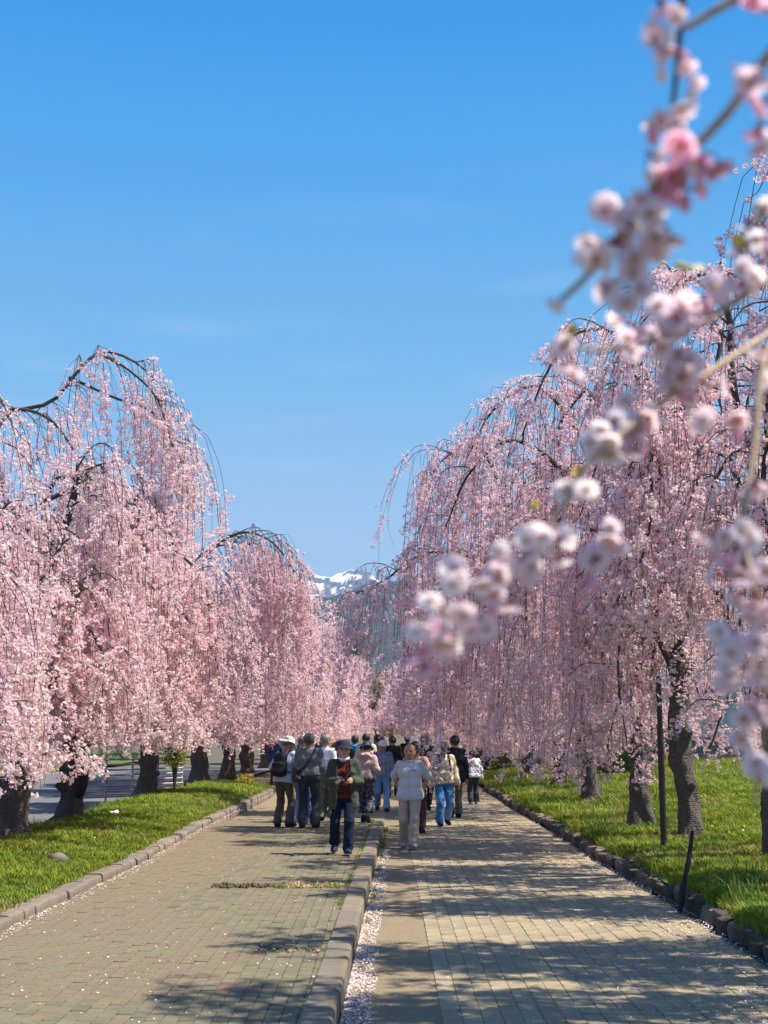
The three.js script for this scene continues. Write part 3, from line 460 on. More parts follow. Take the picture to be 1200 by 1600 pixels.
const fold = (x, y, z, s) => { const q = N3(x * 8 + s, y * 6, z * 8); return .006 * (1 - 2.6 * Math.abs(q)) * -1 + .006 * N3(x * 5 + s, y * 4, z * 5 + 3) + .0035 * (1 - 2.4 * Math.abs(N3(x * 17 + y * 9, y * 15 + s, z * 17))); };
function person(o) {
  const far = o.d > 30, cell = far ? .018 : .0125, seed = o.seed ?? 1, root = thing('person', o.label, 'person', [o.x, (o.base ?? 0), -o.d], o.turn ?? 0, o.group); root.scale.setScalar(o.H / 1.7);
  const pelvis = V3(0, .92 - (o.drop ?? 0), o.hipZ ?? 0), rot = new THREE.Euler(o.bend ?? 0, o.twist ?? 0, o.tilt ?? 0), B = (x, y, z = 0) => V3(x, y - .92, z).applyEuler(rot).add(pelvis), back = rot.clone(), inv = new THREE.Matrix4().makeRotationFromEuler(back).invert();
  const local = (x, y, z) => V3(x, y, z).sub(pelvis).applyMatrix4(inv).add(V3(0, .92, 0));
  const w = o.wide ?? 1, fat = o.fat ?? 0, sh = [B(-.172 * w, 1.385), B(.172 * w, 1.385)], feet = o.feet ?? [[-.1, .02, 0, -.15], [.1, -.02, 0, .15]], hands = (o.hands ?? [[-.27, .84, .06], [.27, .84, .06]]).map((q) => V3(...q));
  const hips = [V3(-.09, 0, 0).add(pelvis), V3(.09, 0, 0).add(pelvis)], legs = feet.map(([x, z, lift], i) => { const a = hips[i].clone().setY(hips[i].y - .03), [k, e] = joint(a, V3(x, .09 + (lift ?? 0), z), .42, .41, V3((i ? .1 : -.1), 0, 1)); return [a, k, e]; });
  const arms = hands.map((q, i) => { const [e, c] = joint(sh[i], q, .285, .255, o.elbow?.[i] ? V3(...o.elbow[i]) : V3(i ? .5 : -.5, -.3, -1)); return [sh[i], e, c]; });
  const torso = (g) => [[B(-.075, .93), B(.075, .93), .115 + g, .115 + g], [B(-.065 * w, 1.06, .012 + fat * .3), B(.065 * w, 1.06, .012 + fat * .3), .104 + g + fat, .104 + g + fat], [B(-.085 * w, 1.24, .006), B(.085 * w, 1.24, .006), .112 + g, .112 + g], [B(-.15 * w, 1.375, -.008), B(.15 * w, 1.375, -.008), .058 + g, .058 + g], [B(0, 1.36, -.01), B(0, 1.44, -.005), .085 + g * .6, .055 + g * .6]];
  const armC = (i, g, cut = 1) => { const [s, e, c] = arms[i], end = e.clone().lerp(c, cut); return cut > 0 ? [[s, e, .052 + g, .042 + g], [e, end, .042 + g, .042 + g - .01 * cut]] : [[s, s.clone().lerp(e, 1 + cut), .052 + g, .05 + g * 1.1]]; };
  const legC = (i, g, flare = 0) => { const [a, k, e] = legs[i], m = k.clone().lerp(e, .98); return [[a, k, .088 + g, .058 + g], [k, m, .058 + g, .040 + g + flare]]; };
  // body: trunk, limbs, neck, then head and hands in finer cells, all one mesh
  const tone = o.skin ?? [.46, .255, .165], H0 = B(0, 1.565, .012), hr = new THREE.Euler((o.nod ?? 0) + (o.bend ?? 0) * .5, o.look ?? 0, o.headTilt ?? 0, 'YXZ'), hm = new THREE.Matrix4().makeRotationFromEuler(hr).scale(V3(1.13, 1.13, 1.13)).setPosition(H0.clone().add(V3(0, .02, 0)));
  const parts = [];
  { const f0 = field([[...torso(-.02), [B(0, 1.4, -.01), H0.clone().add(V3(0, -.03, -.02)), .055, .05]], armC(0, -.006), armC(1, -.006), [...legC(0, -.02), [legs[0][2], legs[0][2].clone().add(V3(0, -.03, .06)), .03, .025]], [...legC(1, -.02), [legs[1][2], legs[1][2].clone().add(V3(0, -.03, .06)), .03, .025]]]); parts.push(skin(f0, cell * 1.1, tone)); }
  const S = (x) => [-x, x];
  { const f = field([[[V3(0, .035, -.028), V3(0, .032, .012), .083, .079], [V3(0, 0, .03), V3(0, -.062, .044), .060, .040], [V3(-.04, -.035, .01), V3(-.022, -.085, .045), .036, .024], [V3(.04, -.035, .01), V3(.022, -.085, .045), .036, .024], [V3(-.036, .028, .072), V3(.036, .028, .072), .014, .014], [V3(-.036, -.022, .058), V3(-.03, -.03, .062), .022, .022], [V3(.036, -.022, .058), V3(.03, -.03, .062), .022, .022], [V3(0, -.05, -.02), V3(0, -.15, -.02), .054, .052]], [[V3(0, .012, .092), V3(0, -.026, .110), .008, .0125], [V3(-.012, -.028, .098), V3(.012, -.028, .098), .009, .009]], [[V3(-.018, -.056, .084), V3(.018, -.056, .084), .0085, .0085]], [[V3(-.083, .018, -.012), V3(-.078, -.024, -.004), .013, .010]], [[V3(.083, .018, -.012), V3(.078, -.024, -.004), .013, .010]]], .03, .008);
    const g = skin(f, far ? .008 : .0046, (x, y, z) => {
      if (z > .045) { const ex = Math.abs(x) - .031; if ((ex / .0145) ** 2 + ((y - .006) / .0062) ** 2 < 1) return [.03, .02, .018]; if (o.specs && z > .07 && Math.abs((ex / .021) ** 2 + ((y - .002) / .017) ** 2 - 1) < .3) return [.02, .02, .02]; if (Math.abs(y - .028 - .1 * (Math.abs(x) > .04 ? -.04 : 0)) < .0045 && Math.abs(x) > .012 && Math.abs(x) < .05 && !o.pale) return [.06, .045, .04]; if ((x / .024) ** 2 + ((y + .056) / .0085) ** 2 < 1) return [tone[0] * .72, tone[1] * .55, tone[2] * .55]; }
      const m = 1 + .12 * N3(x * 40, y * 40, z * 40); return [tone[0] * m, tone[1] * m, tone[2] * m];
    }); g.applyMatrix4(hm); parts.push(g); }
  arms.forEach(([s, e, c], i) => {
    const f = c.clone().sub(e).normalize(), side = i ? 1 : -1, grip = o.grip?.[i] ?? .55, n = V3(-side, 0, .15); n.addScaledVector(f, -n.dot(f)).normalize(); if (o.palm?.[i]) { n.set(...o.palm[i]); n.addScaledVector(f, -n.dot(f)).normalize(); }
    const t = V3().crossVectors(f, n).multiplyScalar(-side).normalize(); if (!o.palm?.[i] && t.z < 0) t.negate();                          // t points to the thumb side
    const P = (a, b, d) => c.clone().addScaledVector(f, a).addScaledVector(t, b).addScaledVector(n, d), ch = [];
    ch.push([[c.clone().addScaledVector(f, -.03), P(.02, 0, 0), .026, .024], [P(.025, .018, 0), P(.08, .026, 0), .017, .013], [P(.025, 0, 0), P(.085, .004, 0), .018, .014], [P(.025, -.016, 0), P(.078, -.022, 0), .017, .012]]);
    [[.026, .9], [.009, 1], [-.008, .95], [-.024, .76]].forEach(([b, L], q) => { let a = .3 * grip, pos = P(.082 - Math.abs(b) * .15, b, .002), chain = []; for (let s2 = 0; s2 < 3; s2++) { const l = [.042, .026, .02][s2] * L, nx = pos.clone().addScaledVector(f, Math.cos(a) * l).addScaledVector(n, Math.sin(a) * l); chain.push([pos, nx, .0088 - s2 * .0008, .0082 - s2 * .001]); pos = nx; a += grip * 1.15 + q * .03; } ch.push(chain); });
    ch.push([[P(.022, .024, .004), P(.052, .046, .014), .0125, .0105], [P(.052, .046, .014), P(.082, .048 - .012 * grip, .02 + .018 * grip), .0105, .008]]);
    parts.push(skin(field(ch, .014, .004), far ? .008 : .0055, tone));
  });
  mesh('body', mergeGeometries(parts), M.skin, root);
  // clothes
  const wear = (name, chains, g, paint, cut, k = .05) => { const f = field(chains, k, .02), h = (x, y, z) => { let d = f(x, y, z); if (d > .07) return d; d += fold(x, y, z, seed) * (g ?? 1); return cut ? Math.max(d, cut(x, y, z)) : d; }; h.lo = f.lo; h.hi = f.hi; return mesh(name, skin(h, cell, paint), M.cloth, root); };
  const collar = (g) => [[B(-.055, 1.465, -.02), B(-.018, 1.435, .072 + g), .016, .013], [B(.055, 1.465, -.02), B(.018, 1.435, .072 + g), .016, .013], [B(-.05, 1.468, -.03), B(.05, 1.468, -.03), .02, .02]];
  for (const t of o.tops) {
    const g = (t.g ?? .014) - .011, hem = t.hem ?? .86, sl = t.sleeve ?? 1, tor = torso(g), hips0 = [[B(-.08, Math.max(.9, hem + .02)), B(.08, Math.max(.9, hem + .02)), .125 + g, .125 + g]];
    if (hem < .84) hips0.push([B(-.085, hem + .06, 0), B(.085, hem + .06, 0), .13 + g, .13 + g]);
    const ch = [[...tor, ...hips0]]; if (sl !== 'none') ch.push([...armC(0, g + .004, sl)], [...armC(1, g + .004, sl)]); if (t.collar) ch.push(...collar(g).map((c) => [c])); if (t.hood) ch.push([[B(-.06, 1.42, -.1), B(.06, 1.42, -.1), .055, .055], [B(-.075, 1.46, -.05), B(.075, 1.46, -.05), .035, .035]]);
    wear(t.name, ch, t.crumple, t.paint, (x, y, z) => { const q = local(x, y, z); let d = Math.abs(q.x) < .22 * w + .03 ? hem - q.y - .01 * Math.sin(q.x * 9 + seed) : -1; if (sl === 1 && d < 0) d = -1; if (t.open && q.z > 0) d = Math.max(d, t.open + .045 * clamp((1.2 - q.y) * 1.5, 0, 1) * (t.openFlare ?? 1) - Math.abs(q.x)); if (q.y > 1.40) d = Math.max(d, .062 - Math.hypot(q.x, q.z - .01)); return d; });
  }
  { const t = o.trousers, g = (t.g ?? .016) - .012, ch = [[[B(-.075, .94), B(.075, .94), .12 + g * .6, .12 + g * .6], ...legC(0, g, t.flare ?? .014)], [[B(-.075, .94), B(.075, .94), .12 + g * .6, .12 + g * .6], ...legC(1, g, t.flare ?? .014)]];
    wear('trousers', ch, t.crumple ?? 1.3, t.paint, (x, y, z) => Math.max((t.len ?? .075) - y + (legs.some((l) => Math.abs(l[2].x - x) < .09 && l[2].y > .12 && Math.abs(l[2].z - z) < .12) ? .05 : 0), y - (t.top ?? 1.02)), .045); }
  feet.forEach(([x, z, lift, yaw, pitch], i) => {
    const e = legs[i][2], f = field([[[V3(0, -.035, -.05), V3(.004 * (i ? 1 : -1), -.042, .15), .047, .040], [V3(0, -.02, -.03), V3(0, .03, -.03), .042, .040], [V3(-.012, -.05, .08), V3(.012, -.05, .08), .036, .036]]], .05), h = (a, b, c) => Math.max(f(a, b, c), -.085 - b); h.lo = f.lo; h.hi = f.hi;
    const s = o.shoes, gm = skin(h, far ? .014 : .008, (a, b) => b < -.066 ? s.sole : s.paint ?? s.color); gm.applyMatrix4(new THREE.Matrix4().makeRotationFromEuler(new THREE.Euler(pitch ?? 0, yaw ?? 0, 0, 'YXZ')).setPosition(e)); mesh('shoe', gm, M.cloth, root);
  });
  const onHead = (g) => { g.applyMatrix4(hm); return g; };
  if (o.hair) { const { color, bald, long } = o.hair, f = field([[[V3(0, .036, -.03), V3(0, .034, .012), .094, .088], ...(long ? [[V3(0, .02, -.05), V3(0, -.13, -.06), .085, .06]] : [[V3(0, .0, -.045), V3(0, -.035, -.05), .068, .05]])]], .04), h = (x, y, z) => { let d = f(x, y, z) + .004 * N3(x * 60, y * 30, z * 60); d = Math.max(d, z - .018 - (y - .028) * 1.15); if (bald) d = Math.max(d, y - .062, z - .004); return d; }; h.lo = f.lo; h.hi = f.hi; mesh('hair', onHead(skin(h, far ? .01 : .006, (x, y, z) => { const m = 1 + .5 * N3(x * 70, y * 25, z * 70); return color.map((q) => q * m); })), M.hair, root); }
  if (o.hat) {
    const lathe = (pts, sz) => { const g = new THREE.LatheGeometry(pts.map(([a, b]) => new THREE.Vector2(a, b)), 28); g.scale(1, 1, sz); const p = g.attributes.position; for (let i = 0; i < p.count; i++) { const x = p.getX(i), y = p.getY(i), z = p.getZ(i), r = Math.hypot(x, z); p.setY(i, y + (r > .105 ? .012 * Math.sin(Math.atan2(z, x) * 3 + seed) * (r - .1) * 20 : 0) + .003 * N3(x * 30, y * 30, z * 30)); } g.computeVertexNormals(); return g; };
    const m = std({ color: lin(...o.hat.color), roughness: .9, side: THREE.DoubleSide }); let g;
    if (o.hat.kind === 'bucket') g = lathe([[0, .14], [.05, .139], [.078, .128], [.09, .1], [.099, .052], [.101, .045], [.125, .022], [.137, .01], [.138, .006], [.134, .007], [.1, .038], [.094, .05]], 1.1);
    else if (o.hat.kind === 'sun') g = lathe([[0, .145], [.05, .142], [.08, .125], [.095, .085], [.103, .05], [.15, .022], [.19, -.012], [.191, -.016], [.186, -.014], [.1, .042]], 1.08);
    else { g = lathe([[0, .135], [.04, .131], [.07, .115], [.09, .082], [.098, .045], [.098, .03], [.094, .032]], 1.12); const b = new THREE.SphereGeometry(1, 20, 10, 0, Math.PI * 2, 0, Math.PI / 2); b.scale(.084, .022, .1); b.rotateX(.16); b.translate(0, .036, .09); g = mergeGeometries([g.toNonIndexed(), b.toNonIndexed()]); }
    if (o.hat.tip) g.rotateX(o.hat.tip); mesh(o.hat.kind === 'cap' ? 'cap' : 'hat', onHead(g), m, root);
    if (o.hat.band) { const bnd = new THREE.CylinderGeometry(.1015, .104, .022, 28, 1, true); bnd.scale(1, 1, 1.1); bnd.translate(0, .062, 0); mesh('hat_band', onHead(bnd), std({ color: lin(...o.hat.band), side: THREE.DoubleSide }), root); }
    if (o.hat.mark) { const q = new MB(); q.tube(curve([V3(-.03, .07, -.107), V3(-.01, .082, -.107), V3(.008, .075, -.108), V3(.032, .088, -.106)], 10), (t) => .004, 4); const gg = q.geo(); mesh('emblem', onHead(gg), std({ color: lin(.7, .7, .7) }), root); }
  }
  if (o.mask) { const g = new THREE.TorusGeometry(.066, .014, 8, 24, Math.PI * 1.25); g.rotateX(Math.PI / 2); g.rotateY(Math.PI * .125); g.scale(1, 1.5, 1); g.rotateX(.35); g.translate(0, -.103, .012); mesh('face_mask', onHead(g), std({ color: lin(.8, .8, .78) }), root); }
  root.updateMatrixWorld(true);
  o.extra?.({ root, B, arms, legs, hm, W: (v) => root.localToWorld(v) });
  return root;
}
const speck = (a, b, f, t) => (x, y, z) => (N3(x * f + 3, y * f, z * f + 7) > t ? b : a), mixc = (a, b, t) => a.map((q, i) => lerp(q, b[i], t));
const worn = (c, s = .12, f = 14) => (x, y, z) => { const m = 1 + s * N3(x * f, y * f, z * f); return [c[0] * m, c[1] * m, c[2] * m]; };
const denim = (c) => (x, y, z) => { const m = 1 + .25 * N3(x * 8, y * 3, z * 8) + .12 * N3(x * 60, y * 60, z * 60), k = smooth(.05, .2, N3(x * 4 + 5, y * 2.2, z * 4)); return mixc(c, [.42, .55, .68], .35 * k).map((q) => q * m); };
// a pack on the back: bag with pocket, flap, straps
function backpack(A, label, c, size = [.3, .42, .17]) {
  const t = thing('backpack', label, 'backpack', [0, 0, 0]), { root, B } = A; t.position.copy(root.position); t.rotation.copy(root.rotation); t.scale.copy(root.scale);
  const m = std({ color: lin(...c), roughness: .8 }), [w, h, dp] = size, C = B(0, 1.16, -.13 - dp / 2), top = B(0, 1.16 + h / 2, -.13 - dp / 2), ax = top.clone().sub(C).normalize(), zz = V3().crossVectors(V3(1, 0, 0), ax).normalize(), at = (x, y, z) => C.clone().add(V3(x, 0, 0)).addScaledVector(ax, y).addScaledVector(zz, z);
  const bag = (x0, y0, y1, z0, r) => field([[[at(-x0, y0, z0), at(x0, y0, z0), r, r], [at(-x0 * .85, y1, z0), at(x0 * .85, y1, z0), r * .8, r * .8], [at(-x0, y0, z0), at(-x0 * .85, y1, z0), r, r * .8], [at(x0, y0, z0), at(x0 * .85, y1, z0), r, r * .8], [at(0, y0, z0), at(0, y1, z0), r * 1.05, r * .8]]], .05);
  const put = (n, f) => { const g = surfaceNets((x, y, z) => f(x, y, z) + .006 * N3(x * 14, y * 14, z * 14), [f.lo.x - .03, f.lo.y - .03, f.lo.z - .03], [f.hi.x + .03, f.hi.y + .03, f.hi.z + .03], .014); mesh(n, g, m, t); };
  put('bag', bag(w / 2 - dp / 2, -h / 2 + dp / 2, h / 2 - dp / 2, 0, dp / 2)); put('pocket', bag(w / 2 - .08, -h / 2 + .07, -.02, -dp / 2 + .015, .05));
  for (const s of [-1, 1]) { const b = new MB(); b.tube(curve([B(s * .085, 1.34, -.14), B(s * .1, 1.452, -.06), B(s * .105, 1.452, .04), B(s * .11, 1.36, .125), B(s * .12, 1.2, .142), B(s * .165, 1.08, .06), B(s * .15, 1.02, -.1)], 26), () => .017, 6); b.build('strap', M.blackCloth, t); }
  return t;
}
// ---------------------------------------------------------------- the walkers
const PI = Math.PI, brown = [.05, .035, .03], greyHair = [.16, .15, .145], blackHair = [.015, .013, .014], white = [.74, .75, .76];
const navyShoe = { color: [.03, .04, .09], sole: [.75, .75, .74] }, blackShoe = { color: [.018, .017, .018], sole: [.03, .03, .03] }, greyShoe = { color: [.30, .28, .31], sole: [.42, .40, .42] }, darkShoe = { color: [.035, .03, .03], sole: [.05, .045, .04] };
person({
  label: 'man in a navy bucket hat and open olive jacket holding a camera', x: -.63, d: 20.3, base: SIDE, H: 1.545, seed: 2, wide: 1.0, fat: .026, turn: .06, nod: -.02, skin: [.56, .31, .20], specs: true,
  feet: [[-.13, -.17, .045, -.12, .3], [.055, .22, 0, .12, -.08]], drop: .015, hands: [[-.135, 1.11, .235], [.135, 1.105, .23]], elbow: [[-.4, -1, -.3], [.4, -1, -.3]], palm: [[.75, 0, -.5], [-.75, 0, -.5]], grip: [.9, .85],
  tops: [{ name: 'sweater', g: .012, hem: .86, sleeve: 'none', paint: worn([.115, .024, .02]) }, { name: 'jacket', g: .03, hem: .70, open: .085, collar: true, crumple: 1.5, paint: worn([.062, .075, .056], .16) }],
  trousers: { g: .024, flare: .03, crumple: 1.6, paint: worn([.011, .018, .038], .2) }, shoes: { ...navyShoe }, hair: { color: brown }, hat: { kind: 'bucket', color: [.013, .018, .045], band: [.02, .025, .055], tip: -.2 }, mask: true,
  extra: (A) => {
    const t = thing('camera', 'black camera with a long lens held by the man in the bucket hat', 'camera'); t.position.copy(A.root.position); t.rotation.copy(A.root.rotation); t.scale.copy(A.root.scale);
    const g = new THREE.ExtrudeGeometry((() => { const s = new THREE.Shape(); s.moveTo(-.062, -.042); s.lineTo(.066, -.042); s.lineTo(.066, .03); s.lineTo(.03, .034); s.lineTo(.02, .056); s.lineTo(-.022, .056); s.lineTo(-.03, .034); s.lineTo(-.062, .038); s.closePath(); return s; })(), { depth: .045, bevelEnabled: true, bevelSize: .006, bevelThickness: .006, bevelSegments: 2 });
    const C = V3(-.055, 1.12, .275), put = (m) => { m.position.copy(C); m.rotation.set(.35, -.5, -.12); return m; };
    put(mesh('camera_body', g, M.black, t));
    const l = new THREE.LatheGeometry([[.001, .0], [.036, 0], [.037, .045], [.034, .05], [.034, .1], [.041, .106], [.042, .15], [.038, .152], [.036, .14], [.001, .136]].map(([a, b]) => new THREE.Vector2(a, b)), 24); l.rotateX(PI / 2); l.translate(0, -.004, .045); put(mesh('lens', l, M.black, t));
    const gl = new THREE.SphereGeometry(.036, 16, 6, 0, 6.3, 0, 1.2); gl.scale(1, .3, 1); gl.rotateX(PI / 2); gl.translate(0, -.004, .18); put(mesh('front_glass', gl, M.glass, t));
    const b = new MB(); b.tube(curve([V3(-.12, 1.16, .27), V3(-.12, 1.3, .16), V3(-.085, 1.42, .08), V3(0, 1.475, -.075), V3(.085, 1.42, .08), V3(.1, 1.28, .17), V3(.02, 1.15, .27)], 30), () => .009, 5); b.build('strap', M.blackCloth, t);
  },
});
person({
  label: 'balding man in a pale short sleeved shirt and beige trousers walking towards us', x: .34, d: 22.9, H: 1.62, seed: 3, wide: .96, fat: .015, turn: -.1, look: -.1, skin: [.50, .25, .15], drop: .012,
  feet: [[-.1, -.17, .03, -.2, .22], [.07, .22, 0, .2, -.1]], hands: [[-.19, .93, -.16], [.19, .93, -.16]], elbow: [[-.8, 0, -.6], [.8, 0, -.6]],
  tops: [{ name: 'shirt', g: .022, hem: .80, sleeve: -.08, collar: true, crumple: 1.5, paint: (x, y, z) => (z > .09 && x > .045 && x < .11 && Math.abs(y - 1.275) < .007 ? [.05, .05, .06] : z > .05 && Math.abs(x) < .004 ? [.5, .51, .52] : z > .09 && Math.abs(x - .012) < .008 && Math.abs(((y * 100) % 9) - 4.5) < .7 ? [.45, .45, .44] : [.54, .575, .59]) }],
  trousers: { g: .026, flare: .034, crumple: 1.4, paint: worn([.47, .385, .30], .06) }, shoes: greyShoe, hair: { color: [.05, .045, .045], bald: 1 },
});
person({
  label: 'man in a white sun hat and pale blue shirt, seen from behind', x: -1.88, d: 26.0, base: SIDE, H: 1.58, seed: 4, turn: PI - .45, bend: .2, nod: .3, look: -.3, feet: [[-.1, .04, 0, -.3], [.11, -.05, 0, .3]], hands: [[-.2, 1.02, .22], [.2, 1.02, .22]],
  tops: [{ name: 'shirt', g: .02, hem: .84, collar: true, crumple: 1.3, paint: worn([.52, .58, .72], .06) }], trousers: { g: .024, flare: .034, paint: worn([.115, .09, .075]) }, shoes: { color: [.03, .035, .06], sole: [.10, .10, .12] }, hair: { color: greyHair }, hat: { kind: 'sun', color: [.72, .71, .70], tip: .12 },
  extra: (A) => backpack(A, 'black backpack worn by the man in the white sun hat', [.014, .013, .018], [.32, .46, .19]),
});
person({
  label: 'person in a white cap and blue jeans, half hidden behind the grey sweater', x: -1.66, d: 27.4, base: SIDE, H: 1.6, seed: 5, turn: PI - .9, look: -.5, nod: .2, bend: .1, skin: [.52, .25, .17], feet: [[-.1, .16, 0, -.1], [.1, -.1, 0, .1]], hands: [[-.1, 1.12, .3], [.1, 1.1, .3]],
  tops: [{ name: 'shirt', g: .022, hem: .84, collar: true, paint: worn([.36, .44, .66], .1) }], trousers: { g: .024, flare: .03, paint: denim([.075, .15, .28]) }, shoes: { color: [.55, .55, .56], sole: [.7, .7, .7] }, hair: { color: greyHair }, hat: { kind: 'cap', color: [.72, .70, .70] },
});
person({
  label: 'grey haired man in a grey sweater seen from behind', x: -1.42, d: 25.8, base: SIDE, H: 1.64, seed: 6, wide: 1.1, fat: .012, turn: PI - .05, look: -.15, skin: [.40, .21, .14], feet: [[-.12, 0, 0, -.25], [.11, -.02, 0, .25]], hands: [[-.27, .83, .08], [.28, .86, .06]],
  tops: [{ name: 'sweater', g: .024, hem: .95, crumple: 1.3, paint: worn([.165, .19, .195], .08) }], trousers: { g: .028, flare: .036, crumple: 1.7, top: 1.0, paint: worn([.05, .05, .066], .14) }, shoes: darkShoe, hair: { color: [.10, .10, .105] },
  extra: (A) => {
    const b = new MB(); b.tube(curve([A.B(-.15, 1.42, .06), A.B(-.13, 1.455, -.03), A.B(-.06, 1.3, -.14), A.B(.08, 1.1, -.15), A.B(.2, .99, -.1), A.B(.2, 1.0, .08), A.B(.02, 1.25, .15), A.B(-.15, 1.42, .06)], 40), () => .016, 6);
    const t = thing('sling_bag', 'dark plum sling bag slung over the back of the man in the grey sweater', 'bag'); t.position.copy(A.root.position); t.rotation.copy(A.root.rotation); t.scale.copy(A.root.scale); b.build('strap', M.blackCloth, t);
    const c = A.B(.235, .98, -.08), f = field([[[c.clone().add(V3(-.03, .08, -.04)), c.clone().add(V3(.03, .06, .06)), .045, .045], [c.clone().add(V3(-.05, -.08, -.05)), c.clone().add(V3(.03, -.08, .07)), .055, .055], [c.clone().add(V3(0, .07, 0)), c.clone().add(V3(0, -.08, 0)), .055, .06]]]); mesh('bag', surfaceNets(f, [f.lo.x - .03, f.lo.y - .03, f.lo.z - .03], [f.hi.x + .03, f.hi.y + .03, f.hi.z + .03], .012), std({ color: lin(.04, .03, .045), roughness: .7 }), t);
  },
});
person({
  label: 'man in a white shirt and loose olive trousers beside the grey sweater', x: -1.2, d: 27.8, base: SIDE, H: 1.62, seed: 7, turn: PI - .7, look: -.4, skin: [.45, .24, .16], feet: [[-.1, .12, 0, 0], [.13, -.06, 0, .2]],
  tops: [{ name: 'shirt', g: .022, hem: .92, collar: true, paint: worn(white, .05) }], trousers: { g: .045, flare: .06, crumple: 2, paint: worn([.17, .17, .115], .2) }, shoes: darkShoe, hair: { color: greyHair },
});
person({
  label: 'woman in a navy hat, pink hoodie and dark dotted trousers seen from behind', x: -.44, d: 27.3, base: SIDE, H: 1.48, seed: 8, wide: .95, turn: PI - .2, bend: .16, nod: .35, skin: [.50, .29, .21], feet: [[-.08, -.12, .05, 0, .5], [.07, .13, 0, .1]], hands: [[-.16, 1.08, .22], [.2, 1.06, .2]],
  tops: [{ name: 'hoodie', g: .034, hem: .93, hood: true, crumple: 1.6, paint: worn([.56, .37, .335], .08) }], trousers: { g: .04, flare: .035, len: .2, crumple: 1.8, paint: speck([.018, .018, .035], [.36, .36, .40], 70, .26) }, shoes: { color: [.035, .025, .025], sole: [.06, .04, .03] }, hair: { color: blackHair }, hat: { kind: 'bucket', color: [.018, .02, .07] },
});
person({
  label: 'man in a white cap, blue checked shirt and faded jeans walking towards us', x: -.14, d: 33.6, H: 1.6, seed: 9, turn: .1, nod: .12, skin: [.42, .21, .13], feet: [[-.11, -.2, .06, -.1, .4], [.08, .2, 0, .1]], hands: [[-.12, 1.18, .22], [.28, .86, .1]],
  tops: [{ name: 'tee', g: .012, hem: .9, sleeve: 'none', paint: worn([.30, .32, .36]) }, { name: 'shirt', g: .024, hem: .84, open: .035, collar: true, paint: (x, y, z) => { const s = (Math.sin(x * 190) > .2 ? 1 : 0) + (Math.sin(y * 190) > .4 ? 1 : 0); return mixc([.09, .115, .27], [.55, .58, .66], s * .36); } }],
  trousers: { g: .024, flare: .03, paint: denim([.15, .27, .43]) }, shoes: darkShoe, hair: { color: greyHair }, hat: { kind: 'cap', color: [.78, .77, .76] },
});
person({
  label: 'man in a black cap and cream jacket with dark pack straps, walking towards us', x: 1.07, d: 28.4, H: 1.6, seed: 10, wide: 1.05, fat: .012, turn: .25, look: .25, nod: .1, skin: [.33, .16, .10], feet: [[-.11, .14, 0, -.1], [.12, -.15, .05, .15, .4]], hands: [[-.31, .86, .1], [.31, .88, .04]],
  tops: [{ name: 'jacket', g: .032, hem: .86, collar: true, crumple: 1.5, paint: (x, y, z) => (z > .06 && Math.abs(x + .002) < .0045 ? [.2, .17, .12] : [.55, .48, .335]) }], trousers: { g: .026, flare: .034, crumple: 1.6, paint: denim([.045, .17, .36]) }, shoes: { color: [.03, .03, .035], sole: [.6, .6, .58] }, hair: { color: blackHair }, hat: { kind: 'cap', color: [.016, .014, .016] },
  extra: (A) => backpack(A, 'dark backpack of the man in the cream jacket, its straps over his shoulders', [.018, .018, .022], [.28, .4, .15]),
});
person({
  label: 'person in a dark blazer walking away just behind the man in the cream jacket', x: 1.42, d: 31, H: 1.72, seed: 11, turn: PI + .1, skin: [.42, .22, .15], feet: [[-.1, .16, 0, 0], [.1, -.16, .05, 0, .4]], tops: [{ name: 'blazer', g: .028, hem: .74, collar: true, paint: worn([.017, .018, .026]) }], trousers: { g: .024, flare: .03, paint: worn([.13, .125, .12]) }, shoes: blackShoe, hair: { color: blackHair },
});
person({
  label: 'grey haired person in a charcoal hooded jacket walking away behind the balding man', x: .86, d: 34, H: 1.74, seed: 12, turn: PI - .25, look: -.5, skin: [.45, .27, .2], feet: [[-.1, -.15, .05, 0, .4], [.1, .16, 0, 0]], tops: [{ name: 'jacket', g: .032, hem: .9, hood: true, paint: worn([.075, .08, .09], .2) }], trousers: { g: .022, flare: .025, paint: worn([.02, .02, .024]) }, shoes: blackShoe, hair: { color: [.34, .29, .25] },
  extra: (A) => { const b = new MB(); b.tube(curve([A.B(.14, 1.45, 0), A.B(.05, 1.3, -.16), A.B(-.1, 1.1, -.16), A.B(-.19, 1.0, -.06)], 14), () => .016, 5); const t = thing('sling_bag', 'black sling bag strapped across the charcoal hooded jacket', 'bag'); t.position.copy(A.root.position); t.rotation.copy(A.root.rotation); t.scale.copy(A.root.scale); b.build('strap', M.blackCloth, t); const c = A.B(-.23, .93, -.02), f = field([[[c.clone().add(V3(0, .06, -.06)), c.clone().add(V3(0, .06, .06)), .05, .05], [c.clone().add(V3(0, -.06, -.07)), c.clone().add(V3(0, -.06, .07)), .055, .055]]], .12); mesh('bag', surfaceNets(f, [f.lo.x - .03, f.lo.y - .03, f.lo.z - .03], [f.hi.x + .03, f.hi.y + .03, f.hi.z + .03], .014), M.blackCloth, t); },
});
person({
  label: 'long haired woman in a salmon top mostly hidden behind the balding man', x: .49, d: 26.2, H: 1.62, seed: 13, turn: PI - .2, skin: [.52, .3, .22], feet: [[-.09, .12, 0, 0], [.1, -.1, 0, 0]], hands: [[-.3, .98, .1], [.3, .98, .1]], tops: [{ name: 'top', g: .02, hem: .88, sleeve: -.1, paint: worn([.50, .27, .20]) }], trousers: { g: .03, flare: .03, paint: worn([.09, .05, .05]), len: .12 }, shoes: blackShoe, hair: { color: blackHair, long: true },
});
